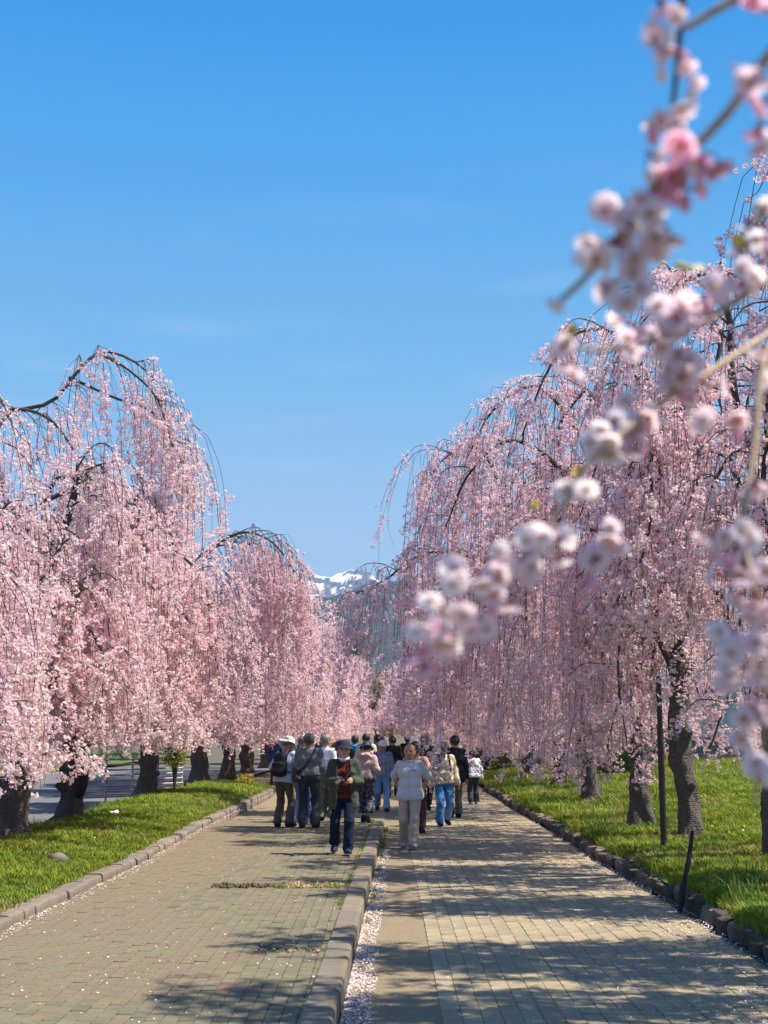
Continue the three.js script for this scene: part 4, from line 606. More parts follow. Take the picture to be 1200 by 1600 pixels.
person({
  label: 'youngster in a white top printed in grey and a black cap, seen from behind', x: 2.17, d: 37, H: 1.33, seed: 14, turn: PI + .25, bend: .16, wide: 1.1, fat: .02, skin: [.4, .22, .15], feet: [[-.12, .05, 0, 0], [.1, -.04, 0, 0]], hands: [[-.31, .86, .12], [.3, .82, .1]],
  tops: [{ name: 'sweatshirt', g: .04, hem: .86, crumple: 1.5, paint: (x, y, z) => (z < -.06 && Math.abs(x) < .17 && y > 1.0 && y < 1.36 && N3(x * 26 + 4, y * 15, 2) + .5 * N3(x * 60, y * 40, 5) > (y < 1.06 ? -.25 : .02) && N3(x * 9, y * 60, 1) > -.35 ? [.11, .11, .14] : [.70, .69, .71]) }],
  trousers: { g: .034, flare: .04, paint: worn([.045, .045, .05], .3) }, shoes: { color: [.5, .5, .5], sole: [.6, .6, .6] }, hair: { color: blackHair }, hat: { kind: 'cap', color: [.012, .012, .013], mark: true },
});
person({
  label: 'dark haired person in black walking away to the left of the balding man, far behind', x: .12, d: 41, H: 1.68, seed: 15, turn: PI, feet: [[-.1, .15, 0, 0], [.1, -.15, .05, 0, .4]], tops: [{ name: 'jacket', g: .03, hem: .8, paint: worn([.016, .017, .022], .3) }], trousers: { g: .024, paint: worn([.05, .08, .13]) }, shoes: blackShoe, hair: { color: blackHair },
});
person({
  label: 'dark haired person in an off white top with shoulder straps, far behind, walking away', x: -.58, d: 37.5, H: 1.76, seed: 16, turn: PI, feet: [[-.1, -.15, .05, 0, .4], [.1, .15, 0, 0]], tops: [{ name: 'sweatshirt', g: .034, hem: .88, paint: worn([.55, .50, .44], .1) }], trousers: { g: .024, paint: worn([.03, .03, .04]) }, shoes: blackShoe, hair: { color: blackHair },
  extra: (A) => { const t = thing('shoulder_bag', 'dark bag hanging at the back of the off white top', 'bag'); t.position.copy(A.root.position); t.rotation.copy(A.root.rotation); t.scale.copy(A.root.scale); const b = new MB(); b.tube(curve([A.B(.13, 1.44, .05), A.B(.12, 1.45, -.05), A.B(.1, 1.2, -.16), A.B(.05, 1.0, -.16)], 12), () => .014, 5); b.build('strap', M.blackCloth, t); const f = field([[[A.B(-.02, 1.0, -.2), A.B(.1, 1.0, -.2), .05, .05], [A.B(-.03, .86, -.2), A.B(.11, .86, -.2), .06, .06]]], .1); mesh('bag', surfaceNets(f, [f.lo.x - .03, f.lo.y - .03, f.lo.z - .03], [f.hi.x + .03, f.hi.y + .03, f.hi.z + .03], .016), M.blackCloth, t); },
});
person({
  label: 'person in a black cap and bright blue scarf right behind the navy bucket hat', x: -.93, d: 40, H: 1.7, seed: 17, turn: PI, feet: [[-.1, .12, 0, 0], [.1, -.12, 0, 0]], tops: [{ name: 'jacket', g: .032, hem: .84, hood: true, paint: (x, y, z) => (y > 1.3 ? [.02, .22, .46] : [.03, .03, .06]) }], trousers: { g: .024, paint: worn([.03, .03, .04]) }, shoes: blackShoe, hair: { color: blackHair }, hat: { kind: 'cap', color: [.014, .013, .015] },
});
person({
  label: 'person in a tan top and dark hair behind the man in the white cap', x: -.32, d: 43, H: 1.72, seed: 18, turn: PI, feet: [[-.1, .12, 0, 0], [.1, -.12, 0, 0]], tops: [{ name: 'top', g: .026, hem: .86, paint: worn([.30, .22, .16]) }], trousers: { g: .024, paint: worn([.03, .035, .05]) }, shoes: blackShoe, hair: { color: blackHair },
});
person({
  label: 'person in a navy jacket beyond the white shirt, to the left of the bucket hat', x: -1.45, d: 36, H: 1.58, seed: 19, turn: PI + .3, feet: [[-.1, .12, 0, 0], [.1, -.12, 0, 0]], tops: [{ name: 'jacket', g: .032, hem: .84, collar: true, paint: worn([.018, .035, .08]) }], trousers: { g: .024, paint: worn([.03, .03, .035]) }, shoes: blackShoe, hair: { color: blackHair },
});
person({
  label: 'tall far walker in grey whose dark hair shows over the white shirted man', x: -2.0, d: 45, H: 1.78, seed: 20, turn: PI, feet: [[-.1, .12, 0, 0], [.1, -.12, 0, 0]], tops: [{ name: 'jacket', g: .03, hem: .84, paint: worn([.06, .06, .07]) }], trousers: { g: .024, paint: worn([.03, .03, .035]) }, shoes: blackShoe, hair: { color: blackHair },
});
person({
  label: 'far walker in a blue jacket under the left trees', x: -3.9, d: 50, H: 1.68, seed: 21, turn: PI - .4, feet: [[-.1, .12, 0, 0], [.1, -.12, 0, 0]], tops: [{ name: 'jacket', g: .032, hem: .84, paint: worn([.05, .10, .36]) }], trousers: { g: .024, paint: worn([.03, .03, .035]) }, shoes: blackShoe, hair: { color: blackHair },
});
person({
  label: 'far walker in black to the right of the charcoal jacket', x: .62, d: 47, H: 1.7, seed: 22, turn: PI, feet: [[-.1, .12, 0, 0], [.1, -.12, 0, 0]], tops: [{ name: 'coat', g: .032, hem: .72, paint: worn([.015, .015, .018]) }], trousers: { g: .024, paint: worn([.02, .02, .025]) }, shoes: blackShoe, hair: { color: blackHair, long: true },
});
// ---------------------------------------------------------------- far land: snowy range, wooded foothill
const ELEV = (py) => Math.tan(Math.atan(345 / F) + Math.atan((800 - py) / F));
const ridge = (x, y, z, o = 5) => { let a = 0, w = .5, f = 1; for (let i = 0; i < o; i++) { a += w * (1 - 2 * Math.abs(N3(x * f, y * f + i * 7, z * f))); w *= .5; f *= 2.07; } return a; };
function range(name, label, D, half, depth, prof, cols, amp, freq, nx, nz, paint) {
  const at = (px) => { let k = 0; while (k < prof.length - 2 && px > prof[k + 1][0]) k++; const a = prof[k], b = prof[k + 1], t = clamp((px - a[0]) / (b[0] - a[0]), 0, 1); return ELEV(lerp(a[1], b[1], t * t * (3 - 2 * t))) * D; };
  const g = new THREE.PlaneGeometry(1, 1, nx, nz), p = g.attributes.position, c = new Float32Array(p.count * 3);
  for (let i = 0; i < p.count; i++) {
    const u = p.getX(i) * 2, v = p.getY(i) + .5, x = u * half, z = -D + depth * (.8 - v) , px = 607 + x * F / D, k = v < .8 ? Math.pow(v / .8, .8) : 1 - .5 * (v - .8) / .2, rg = ridge(x * freq, 1, z * freq, 7);
    const h = Math.max(-20, (at(px) + 10) * k + amp * (rg - .42) * (v < .78 ? Math.sin(v / .78 * PI) ** .7 * 1 + .12 : .14)); p.setXYZ(i, x, h, z);
  }
  g.computeVertexNormals(); const n = g.attributes.normal; for (let i = 0; i < p.count; i++) c.set(paint(p.getX(i), p.getY(i), p.getZ(i), n.getX(i), n.getY(i)), i * 3);
  g.setAttribute('color', new THREE.BufferAttribute(c, 3)); return structure(name, g, std({ color: 0xffffff, vertexColors: true, roughness: 1 }), label, 'mountain');
}
range('mountain', 'snow streaked mountain range between the tree rows', 11000, 3200, 3600, [[-60, 985], [300, 930], [420, 905], [455, 896], [480, 894], [500, 901], [516, 903], [532, 897], [548, 892], [566, 894], [580, 903], [600, 915], [640, 933], [760, 950], [1300, 985]], 0, 330, .0011, 420, 150, (x, y, z, nx, ny) => {
  const s = .5 * N3(x * .0042, y * .003, z * .0042) + .75 * N3(x * .013 + y * .006, y * .004, z * .009) + .5 * N3(x * .035 + y * .012, y * .01, z * .03) - .13 - .4 * nx + (y - 1060) / 900, k = smooth(-.02, .09, s); return [lerp(.06, .86, k), lerp(.065, .87, k), lerp(.075, .89, k)];
});
range('hill', 'dark wooded foothill below the snowy mountains', 5200, 2600, 1500, [[-700, 990], [300, 985], [450, 962], [513, 936], [540, 927], [562, 920], [585, 918], [620, 912], [660, 904], [690, 907], [740, 920], [900, 950], [1900, 985]], 0, 90, .003, 420, 70, (x, y, z) => { const m = 1 + .5 * N3(x * .02, y * .02, z * .02) + .4 * N3(x * .07, 0, z * .07); return [.028 * m, .036 * m, .030 * m]; });

// ---------------------------------------------------------------- bare trees, shrubs
function leafCloud(R, n, rad, size, flat = .55) {
  const p = [], idx = [];
  for (let i = 0; i < n; i++) { const d = V3(R() - .5, R() - .5, R() - .5).normalize().multiplyScalar(rad * Math.cbrt(R())), q = eul(R() * 6, R() * 6, R() * 6), s = size * (.6 + .8 * R()), k = p.length / 3; for (const [a, b, c] of [[-1, 0, 0], [0, .12, flat], [1, 0, 0], [0, .12, -flat]]) { const v = V3(a * s, b * s, c * s).applyQuaternion(q).add(d); p.push(v.x, v.y, v.z); } idx.push(k, k + 1, k + 2, k, k + 2, k + 3); }
  const g = new THREE.BufferGeometry(); g.setAttribute('position', new THREE.Float32BufferAttribute(p, 3)); g.setIndex(idx); g.computeVertexNormals(); return g;
}
M.leaf = new THREE.MeshPhysicalMaterial({ color: 0xffffff, roughness: .7, side: THREE.DoubleSide, transmission: .3, thickness: 0, specularIntensity: .4 });
const leafR = rng(5), clumps = leafCloud(leafR, 60, .16, .03);
function shrub(name, label, category, [x, y, z], w, h, n, col, seed, group, up = 0) {
  const R = rng(seed), t = thing(name, label, category, [x, y, z], 0, group), st = new MB(), ms = [], cs = [];
  for (let i = 0; i < 14; i++) { const a = R() * 6.28, r = w * .5 * R(); st.tube(curve([V3(0, -.05, 0), V3(Math.cos(a) * r * .4, h * .45, Math.sin(a) * r * .4), V3(Math.cos(a) * r, h * (.7 + .2 * R()), Math.sin(a) * r)], 5), (q) => .018 * (1 - q * .8), 4); }
  st.build('stem', M.twig, t);
  for (let i = 0; i < n; i++) { const a = R() * 6.28, b = Math.sqrt(R()), yy = up + (1 - up) * R(), e = Math.sqrt(Math.max(0, 1 - ((yy - .45) / .6) ** 2)), s = (.6 + .7 * R()) * (1 + .4 * N3(Math.cos(a) * 2 + seed, yy * 3, Math.sin(a) * 2)), g = .7 + .6 * R(); ms.push(M4(V3(Math.cos(a) * b * e * w * .5, yy * h, Math.sin(a) * b * e * w * .5), eul(R() * 6, R() * 6, R() * 6), V3(s, s, s))); cs.push(lin(col[0] * g, col[1] * g, col[2] * g)); }
  instanced('foliage', clumps, M.leaf, ms, cs, t); return t;
}
function bareTree(label, x, d, H, seed, group, gold = 0) {
  const R = rng(seed), t = thing('bare_tree', label, 'tree', [x, -.1, -d], 0, group), tr = new MB(), li = new MB(), tw = new MB();
  const grow = (p, dir, L, r, lv) => {
    const pts = [p], q = dir.clone(); for (let k = 0; k < 4; k++) { q.add(V3((R() - .5) * .35, .07, (R() - .5) * .35)).normalize(); pts.push(pts[k].clone().addScaledVector(q, L / 4)); }
    (lv === 0 ? tr : lv < 3 ? li : tw).tube(pts, (u) => r * (1 - .55 * u), lv < 2 ? 7 : lv < 3 ? 4 : 3, lv < 1 ? .2 : 0, seed, lv < 2);
    if (lv > 4) return; const n = lv === 0 ? 7 : 4 + Math.floor(R() * 2);
    for (let i = 0; i < n; i++) { const u = lv === 0 ? .45 + .55 * i / n : .3 + .7 * (i + R()) / n, b = pts[Math.min(4, Math.round(u * 4))], a = R() * 6.28, o = V3(Math.cos(a), .75 + .7 * R(), Math.sin(a)).normalize(); grow(b.clone(), o.lerp(dir, .45).normalize(), L * (.55 + .2 * R()) * (lv === 0 ? .8 : 1), r * .5, lv + 1); }
  };
  grow(V3(0, 0, 0), V3(.03, 1, 0), H * .42, .2, 0); tr.build('trunk', M.bark, t); li.build('branches', M.limb, t, 'stuff'); tw.build('twigs', gold ? std({ color: lin(.22, .18, .06) }) : std({ color: lin(.16, .12, .09) }), t, 'stuff'); return t;
}
bareTree('brown leafless tree standing where the rows meet under the foothill', -4.4, 142, 15, 61);
bareTree('thin leafless tree poking above the left blossoms in front of the snowy range', -7.6, 150, 17, 62);
bareTree('leafless tree with yellowish twigs in the gap above the walkers', -.9, 112, 8.5, 63, null, 1);
shrub('willow', 'yellow green budding tree low in the gap above the walkers', 'tree', [.15, 0, -108], 4.2, 6.4, 700, [.24, .20, .035], 64, null, .25);

// ---------------------------------------------------------------- right lawn: pole, stake, slab, wall, house, shrubs
const gy = (x, d) => groundY(x, -d);
{
  const t = thing('metal_pole', 'slim dark brown metal pole standing in the right lawn', 'pole', [3.78, gy(3.78, 20), -20]), m = std({ color: lin(.045, .028, .024), roughness: .45, metalness: .3 });
  const s = new THREE.LatheGeometry([[.045, -.1], [.046, 1.7], [.040, 1.72], [.036, 2.38], [.03, 2.41]].map(([a, b]) => new THREE.Vector2(a, b)), 16); mesh('shaft', s, m, t); const c = new THREE.SphereGeometry(.034, 14, 7, 0, 6.3, 0, PI / 2); c.translate(0, 2.405, 0); mesh('cap', c, m, t); const k = new THREE.TorusGeometry(.046, .007, 6, 16); k.rotateX(PI / 2); k.translate(0, 1.7, 0); mesh('collar', k, m, t); t.rotation.z = .004;
}
{ const b = new MB(), p = curve([V3(2.92, -.03, -14.75), V3(2.97, .2, -14.8), V3(3.06, .5, -14.9), V3(3.13, .8, -15)], 14); b.tube(p, (t) => .014 + .026 * Math.sin(Math.min(1, t * 2.2) * PI * .75) * (1 - .75 * t), 9, .3, 4); tag(b.build('stake', M.blackCloth), 'black wrapped stake leaning up from the stone edging under the knobbly trunk', 'stake'); }
{
  const t = thing('stone_slab', 'tall upright dark stone slab standing on the right lawn', 'monument', [7.0, gy(7, 55) - .05, -55], -.15), g = new THREE.BoxGeometry(1.15, 2.15, .42, 12, 20, 5), p = g.attributes.position;
  for (let i = 0; i < p.count; i++) { const x = p.getX(i), y = p.getY(i), z = p.getZ(i), f = 1 + .06 * N3(x * 2, y * 2, z * 3) + .03 * N3(x * 7, y * 7, z * 7); p.setXYZ(i, x * f * (1 - .13 * smooth(.2, 1.1, y)) + .05 * N3(y * 2, 1, 0), y * (1 + .05 * N3(x * 3, 4, 0)) + 1.05, z * f); }
  g.computeVertexNormals(); mesh('slab', g, std({ color: lin(.085, .085, .072), map: withRepeat(barkTex, 1), bumpMap: withRepeat(stoneBump, 3), bumpScale: .02 }), t);
  const q = new THREE.BoxGeometry(1.6, .22, .8, 6, 2, 4), pp = q.attributes.position; for (let i = 0; i < pp.count; i++) pp.setXYZ(i, pp.getX(i) * (1 + .08 * N3(pp.getX(i) * 3, pp.getY(i) * 3, 1)), pp.getY(i) + .04, pp.getZ(i)); q.computeVertexNormals(); mesh('plinth', q, M.rock, t);
}
{
  const R = rng(71), t = thing('garden_wall', 'low grey block wall at the back of the right lawn', 'wall', [0, 0, -60]), y0 = .55, gs = [0, 1, 2].map((k) => new THREE.BoxGeometry(.39, .19, .16)), ms = [.20, .17, .225].map((v) => std({ color: lin(v, v * .94, v * .84), map: withRepeat(stoneTex, 2) }));
  let n = 0; for (let r = 0; r < 5; r++) for (let x = 5.4 + (r % 2) * .2; x < 17 && n < 160; x += .4, n++) { const m = mesh('block', gs[0], ms[Math.floor(R() * 3)], t); m.position.set(x, y0 + r * .2 + .1, (R() - .5) * .006); }
  const c = new THREE.BoxGeometry(12, .07, .22); c.translate(11.2, y0 + 1.04, 0); mesh('coping', c, ms[0], t); const f = new THREE.BoxGeometry(12, .5, .2); f.translate(11.2, y0 - .25, 0); mesh('footing', f, ms[1], t);
}
{ const t = thing('sign_board', 'small yellow board at the back of the right lawn beside the wall', 'board', [9.9, .55, -50], .1), g = new THREE.BoxGeometry(.6, .34, .03); g.translate(0, .42, 0); mesh('panel', g, std({ color: lin(.80, .42, .02) }), t); for (const s of [-.2, .2]) { const l = new THREE.CylinderGeometry(.015, .015, .6, 8); l.translate(s, .1, -.025); mesh('leg', l, M.black, t); } }
{
  const t = thing('house', 'pale house with bluish windows glimpsed behind the right trees', 'house', [16.5, .5, -72]), wall = std({ color: lin(.46, .46, .45) }), pane = new THREE.MeshStandardMaterial({ color: lin(.10, .17, .24), roughness: .12 }), frame = std({ color: lin(.5, .5, .5) });
  const w = new THREE.BoxGeometry(12, 5.4, 8); w.translate(0, 2.7, 0); mesh('wall', w, wall, t); const s = new THREE.Shape(); s.moveTo(-4.6, 0); s.lineTo(0, 2); s.lineTo(4.6, 0); s.closePath(); const rf = new THREE.ExtrudeGeometry(s, { depth: 13, bevelEnabled: false }); rf.rotateY(PI / 2); rf.translate(-6.5, 5.405, 0); mesh('roof', rf, std({ color: lin(.07, .075, .09), roughness: .6 }), t);
  for (const [x, y, a, b] of [[-4.3, 3.1, 1.5, 1.6], [-1.4, 3.1, 1.5, 1.6], [1.6, 3.1, 1.5, 1.6], [4.4, 3.1, 1.5, 1.6], [-4.3, .9, 1.6, 1.3], [1.6, .9, 2.2, 1.3]]) { const f = new THREE.BoxGeometry(a + .16, b + .16, .1); f.translate(x, y + b / 2 - .4, 4.03); const fm = mesh('window', f, frame, t); const p = new THREE.BoxGeometry(a, b, .03); p.translate(x, y + b / 2 - .4, 4.09); mesh('pane', p, pane, fm); const u = new THREE.BoxGeometry(.05, b, .05); u.translate(x, y + b / 2 - .4, 4.11); mesh('mullion', u, frame, fm); }
}
shrub('shrub', 'dark green leafy shrub at the back of the right lawn between two trunks', 'shrub', [7.35, gy(7.3, 46), -46], 2.1, 1.05, 300, [.075, .15, .03], 72);
shrub('shrub', 'yellow green shrub showing above the grey wall', 'shrub', [9.4, .5, -63], 2.6, 1.9, 260, [.22, .25, .03], 73);
shrub('shrub', 'smaller yellow green shrub above the wall right of the first one', 'shrub', [12.2, .5, -63], 1.8, 1.8, 180, [.20, .24, .03], 74);
shrub('shrub', 'olive shrub on the bank left of the straight dark trunk', 'shrub', [4.05, gy(4.05, 60), -60], 1.7, 1.0, 170, [.10, .11, .03], 75);
{
  const f = field([[[V3(0, .0, 0), V3(.02, .35, 0), .13, .10], [V3(.02, .35, 0), V3(-.05, .52, .02), .09, .045]]], .06), g = surfaceNets((x, y, z) => f(x, y, z) + .02 * N3(x * 9, y * 9, z * 9), [-.2, -.2, -.2], [.25, .65, .2], .025); const m = mesh('covered_post', g, std({ color: lin(.68, .70, .74) })); m.position.set(6.75, gy(6.75, 45) + .65, -45.5); tag(m, 'small post wrapped in white cloth behind the leafy shrub', 'post');
  const p = new THREE.CylinderGeometry(.04, .05, .8, 8); p.translate(0, -.4, 0); mesh('stick', p, M.twig, m);
}
const scrap = (label, x, y, d, s, seed) => { const g = new THREE.PlaneGeometry(1, 1.4, 5, 6), p = g.attributes.position; for (let i = 0; i < p.count; i++) { const a = p.getX(i), b = p.getY(i); p.setXYZ(i, a + .12 * N3(a * 3, b * 3, seed), .25 + .45 * N3(a * 2.2 + seed, b * 2.2, 3) + .2 * a, -b * .8 + .1 * N3(a * 4, b * 4, seed + 4)); } g.computeVertexNormals(); const m = mesh('paper_scrap', g, std({ color: lin(.72, .72, .74), side: THREE.DoubleSide })); m.position.set(x, y, -d); m.scale.setScalar(s); m.rotation.y = seed; tag(m, label, 'litter'); };
scrap('crumpled white scrap on the right lawn between the knobbly trunk and the edge tree', 5.6, gy(5.6, 27) + .06, 27, .16, 1.2); scrap('smaller white scrap on the right lawn nearer than the other one', 4.75, gy(4.75, 21.4) + .05, 21.4, .07, 2.6);
scrap('flat white scrap lying on the left lawn beside the forked trunk', -4.95, gy(-4.95, 26) + .05, 26.2, .13, .4); scrap('tiny white scrap in the middle of the left lawn', -4.3, gy(-4.3, 20.5) + .05, 20.6, .05, 4);
{ const R = rng(8), g = new THREE.DodecahedronGeometry(.1, 1), p = g.attributes.position; for (let i = 0; i < p.count; i++) { const f = 1 + .25 * N3(p.getX(i) * 12, p.getY(i) * 12, p.getZ(i) * 12); p.setXYZ(i, p.getX(i) * f * 1.2, p.getY(i) * f * .75, p.getZ(i) * f); } const m = mesh('stone', g, M.kerbL); m.position.set(-3.95, gy(-3.95, 17.4) + .05, -17.4); tag(m, 'single grey stone in the near left lawn', 'stone'); }

// ---------------------------------------------------------------- left: railing, pole, sign, hanging bag, plants
{
  const t = thing('pipe_railing', 'grey pipe railing with many bars between the forked trunk and the thick trunk', 'railing', [-7.55, .05, -35.2], 1.0), steel = std({ color: lin(.45, .44, .46), roughness: .45, metalness: .4 });
  for (let i = 0; i < 5; i++) { const c = new THREE.CylinderGeometry(.028, .028, 1.3, 10); c.translate(i * .95, .6, 0); mesh('post', c, steel, t); }
  for (let k = 0; k < 9; k++) { const c = new THREE.CylinderGeometry(.024, .024, 3.8, 8); c.rotateZ(PI / 2); c.translate(1.9, .18 + k * .13, .032); mesh('bar', c, steel, t); }
}
{ const t = thing('utility_pole', 'grey concrete utility pole beyond the road at the left edge', 'pole', [-15.9, 0, -59]); const c = new THREE.CylinderGeometry(.13, .19, 9, 16); c.translate(0, 4.5, 0); mesh('shaft', c, std({ color: lin(.34, .34, .35) }), t); const a = new THREE.BoxGeometry(1.6, .1, .1); a.translate(0, 8.4, .16); mesh('crossarm', a, M.black, t); const b = new THREE.CylinderGeometry(.185, .19, .5, 16); b.translate(0, 1.6, 0); mesh('band', b, std({ color: lin(.5, .5, .5) }), t); }
{ const t = thing('sign_board', 'low white board with red and yellow edge beyond the road at the left edge', 'sign', [-14.6, 0, -53.5], .25), g = new THREE.BoxGeometry(1.1, .85, .05); g.translate(0, .95, 0); mesh('panel', g, std({ color: lin(.74, .75, .77) }), t); const s = new THREE.BoxGeometry(1.1, .12, .05); s.translate(0, .44, 0); mesh('stripe', s, std({ color: lin(.6, .12, .08) }), t); const y = new THREE.BoxGeometry(1.1, .12, .05); y.translate(0, .315, 0); mesh('stripe', y, std({ color: lin(.7, .5, .06) }), t); for (const k of [-.45, .45]) { const l = new THREE.CylinderGeometry(.025, .025, 1.3, 8); l.translate(k, .62, -.055); mesh('post', l, M.black, t); } }
structure('far_verge', sheet(() => -40, () => -15.4, 10, 120, 14, 30, (x, z) => .03 + .25 * smooth(-15.6, -20, x) + .1 * N3(x * .3, 1, z * .3)), M.turf, 'grass beyond the road on the far left', 'grass').name = 'verge';
for (const [x, d, w, h, l] of [[-17, 44, 3, 2, 'rounded green shrub beyond the road, nearest of three'], [-18, 66, 5, 3.4, 'large green shrub beyond the road behind the utility pole'], [-17, 92, 6, 4, 'far green shrub beyond the road near the end of the row']]) shrub('shrub', l, 'shrub', [x, .1, -d], w, h, 420, [.09, .14, .035], Math.round(d), null);
{
  const t = thing('hanging_bag', 'long black cloth bag hanging beside the forked trunk on the left', 'bag', [-5.28, 0, -25]), f = field([[[V3(0, 1.5, 0), V3(.02, 1.1, 0), .022, .085], [V3(.02, 1.1, 0), V3(-.05, .78, 0), .085, .095]]], .08), g = surfaceNets((x, y, z) => f(x, y, z) + .018 * N3(x * 14, y * 5, z * 14), [-.25, .6, -.2], [.25, 1.6, .2], .018); mesh('bag', g, M.blackCloth, t); const b = new MB(); b.tube(curve([V3(0, 1.48, 0), V3(.01, 1.8, -.02), V3(-.04, 2.3, -.05)], 8), () => .008, 5); b.build('strap', M.blackCloth, t);
}
shrub('flowering_plant', 'tall yellow flowering plant between the left trunks', 'plant', [-5.55, gy(-5.55, 37.5), -37.5], .55, 1.75, 60, [.33, .34, .03], 81, null, .4);
shrub('flowering_plant', 'tuft of yellow flowers at the far end of the left lawn', 'plant', [-4.1, gy(-4.1, 41), -41.5], .5, .26, 26, [.50, .40, .04], 82);
for (const [x, d, l] of [[-5.35, 38, 'short black stake right of the thick dark trunk'], [-5.25, 41, 'second short black stake farther along the left lawn']]) { const b = new MB(); b.tube([V3(x, .1, -d), V3(x, .35, -d), V3(x + .02, .6, -d)], [.08, .07, .012], 8, .2); tag(b.build('stake', M.blackCloth), l, 'stake'); }
// ---------------------------------------------------------------- the blurred branches close to the lens: one cherry that stands just right of the camera
{
  const R = rng(500), root = thing('foreground_cherry_tree', 'cherry branches with large pale blossoms hanging blurred before the lens at the upper right', 'tree', [3.9, groundY(3.9, -.4), -.4]);
  root.updateMatrixWorld(true);
  const at = (px, py, d) => root.worldToLocal(camera.localToWorld(V3((px - 600) / F, (800 - py) / F, -1).multiplyScalar(d)));
  const tb = new MB(); tb.tube(curve([V3(0, -.1, 0), V3(.05, 1, 0), V3(-.1, 1.9, -.05), V3(-.3, 2.5, -.1)], 16), (t) => .2 - .07 * t + .08 * Math.exp(-t * 12), 16, .3, 7); tb.build('trunk', M.bark, root);
  const wood = std({ color: lin(.62, .48, .34), map: withRepeat(barkTex, 6), roughness: .7 }), dark = std({ color: lin(.10, .075, .065), map: withRepeat(barkTex, 6) });
  // a flower with five notched petals; k: 0 pale, 1 pink
  const flower = (seed, pink) => {
    const r = rng(seed), p = [], c = [], idx = [], layers = pink > .5 ? 2 : seed % 2 ? 1 : 2;
    for (let L = 0; L < layers; L++) for (let a = 0; a < 5; a++) {
      const th = a * 1.2566 + L * .63 + (r() - .5) * .25, len = .0185 * (1 - .16 * L) * (.9 + .2 * r()), wid = len * .47, cup = .25 + .33 * L + (r() - .5) * .3, base = p.length / 3, cx = Math.cos(th), sx = Math.sin(th), curl = (r() - .5) * .5;
      for (let i = 0; i <= 5; i++) for (let j = 0; j <= 4; j++) {
        const u = i / 5, w = j / 2 - 1, half = wid * Math.pow(Math.sin(Math.min(1, u * .93 + .05) * PI * .62), .9), notch = i === 5 ? (1 - Math.abs(w)) * -.12 + (Math.abs(w) === 1 ? -.13 : 0) : 0, rr = (u + notch) * len, q = w * half, h = len * (cup * u * u * 1.1 + .16 * w * w * u + curl * u * w * .25) + .0015;
        p.push(cx * rr - sx * q, h, sx * rr + cx * q); const f = smooth(.0, .26, u), vein = 1 - .05 * Math.abs(Math.sin(w * 7)); c.push(lerp(.86, lerp(.975, .94, pink), f) * vein, lerp(.52, lerp(.91, .58, pink), f) * vein, lerp(.58, lerp(.92, .72, pink), f) * vein);
      }
      for (let i = 0; i < 5; i++) for (let j = 0; j < 4; j++) { const b = base + i * 5 + j; idx.push(b, b + 1, b + 5, b + 1, b + 6, b + 5); }
    }
    const pet = new THREE.BufferGeometry(); pet.setAttribute('position', new THREE.Float32BufferAttribute(p, 3)); pet.setAttribute('color', new THREE.Float32BufferAttribute(c, 3)); pet.setIndex(idx); pet.computeVertexNormals();
    const st = new MB(); for (let k = 0; k < 14; k++) { const a = r() * 6.28, o = .002 + r() * .006, h = .006 + r() * .006, t = V3(Math.cos(a) * o, h, Math.sin(a) * o); st.tube([V3(0, .001, 0), t], [.0004, .0004], 3); st.tube([t, t.clone().add(V3(0, .0012, 0))], [.0009, .0008], 4); }
    const cal = new MB(); cal.tube([V3(0, .002, 0), V3(0, -.003, 0), V3(0, -.008, 0)], [.0035, .003, .0012], 6); return [pet, st.geo(), cal.geo()];
  };
  const kinds = [flower(1, .15), flower(2, .25), flower(3, .42), flower(4, .9), flower(5, .2)], stamen = std({ color: lin(.72, .5, .25) }), calyx = std({ color: lin(.24, .045, .04) });
  const budG = (() => { const g = new THREE.SphereGeometry(.0075, 10, 8); g.scale(.8, 1.25, .8); return g; })(), budM = std({ color: lin(.80, .36, .46) }), budW = std({ color: lin(.86, .74, .76) });
  const leafG = (() => { const g = new THREE.PlaneGeometry(.016, .04, 4, 8), p = g.attributes.position; for (let i = 0; i < p.count; i++) { const y = p.getY(i) / .04 + .5, x = p.getX(i) * 1.6 * Math.sin(Math.min(1, y * .95 + .04) * PI) ** .8; p.setXYZ(i, x, y * .04, .006 * y * y + 30 * x * x); } g.computeVertexNormals(); return g; })(), leafM = new THREE.MeshPhysicalMaterial({ color: lin(.36, .29, .05), side: THREE.DoubleSide, roughness: .6, transmission: .35, thickness: 0 }), leafY = leafM.clone(); leafY.color = lin(.62, .40, .03);
  let count = 0;
  const up = V3(0, 1, 0);
  const bloom = (branch, pos, dir, k, s) => { if (++count > 300) return; const [a, b, c] = kinds[k], m = mesh('blossom', a, M.petalNear, branch); m.position.copy(pos); m.quaternion.setFromUnitVectors(up, dir); m.rotateY(R() * 6); m.scale.setScalar(s); mesh('stamens', b, stamen, m, 'stuff'); mesh('calyx', c, calyx, m); };
  M.petalNear = new THREE.MeshPhysicalMaterial({ color: 0xffffff, vertexColors: true, side: THREE.DoubleSide, roughness: 1, transmission: .62, thickness: 0, specularIntensity: .2 });
  // wood through pixel and distance points; flowers in bunches along it: [px, py, distance, flowers, spread, tone]
  const branch = (name, pts, r0, r1, mat) => { const c = curve(pts.map((q) => (q.isVector3 ? q : at(...q))), 48), b = new MB(); b.tube(c, (t) => lerp(r0, r1, t), 7, .15, R() * 9); return b.build(name, mat, root); };
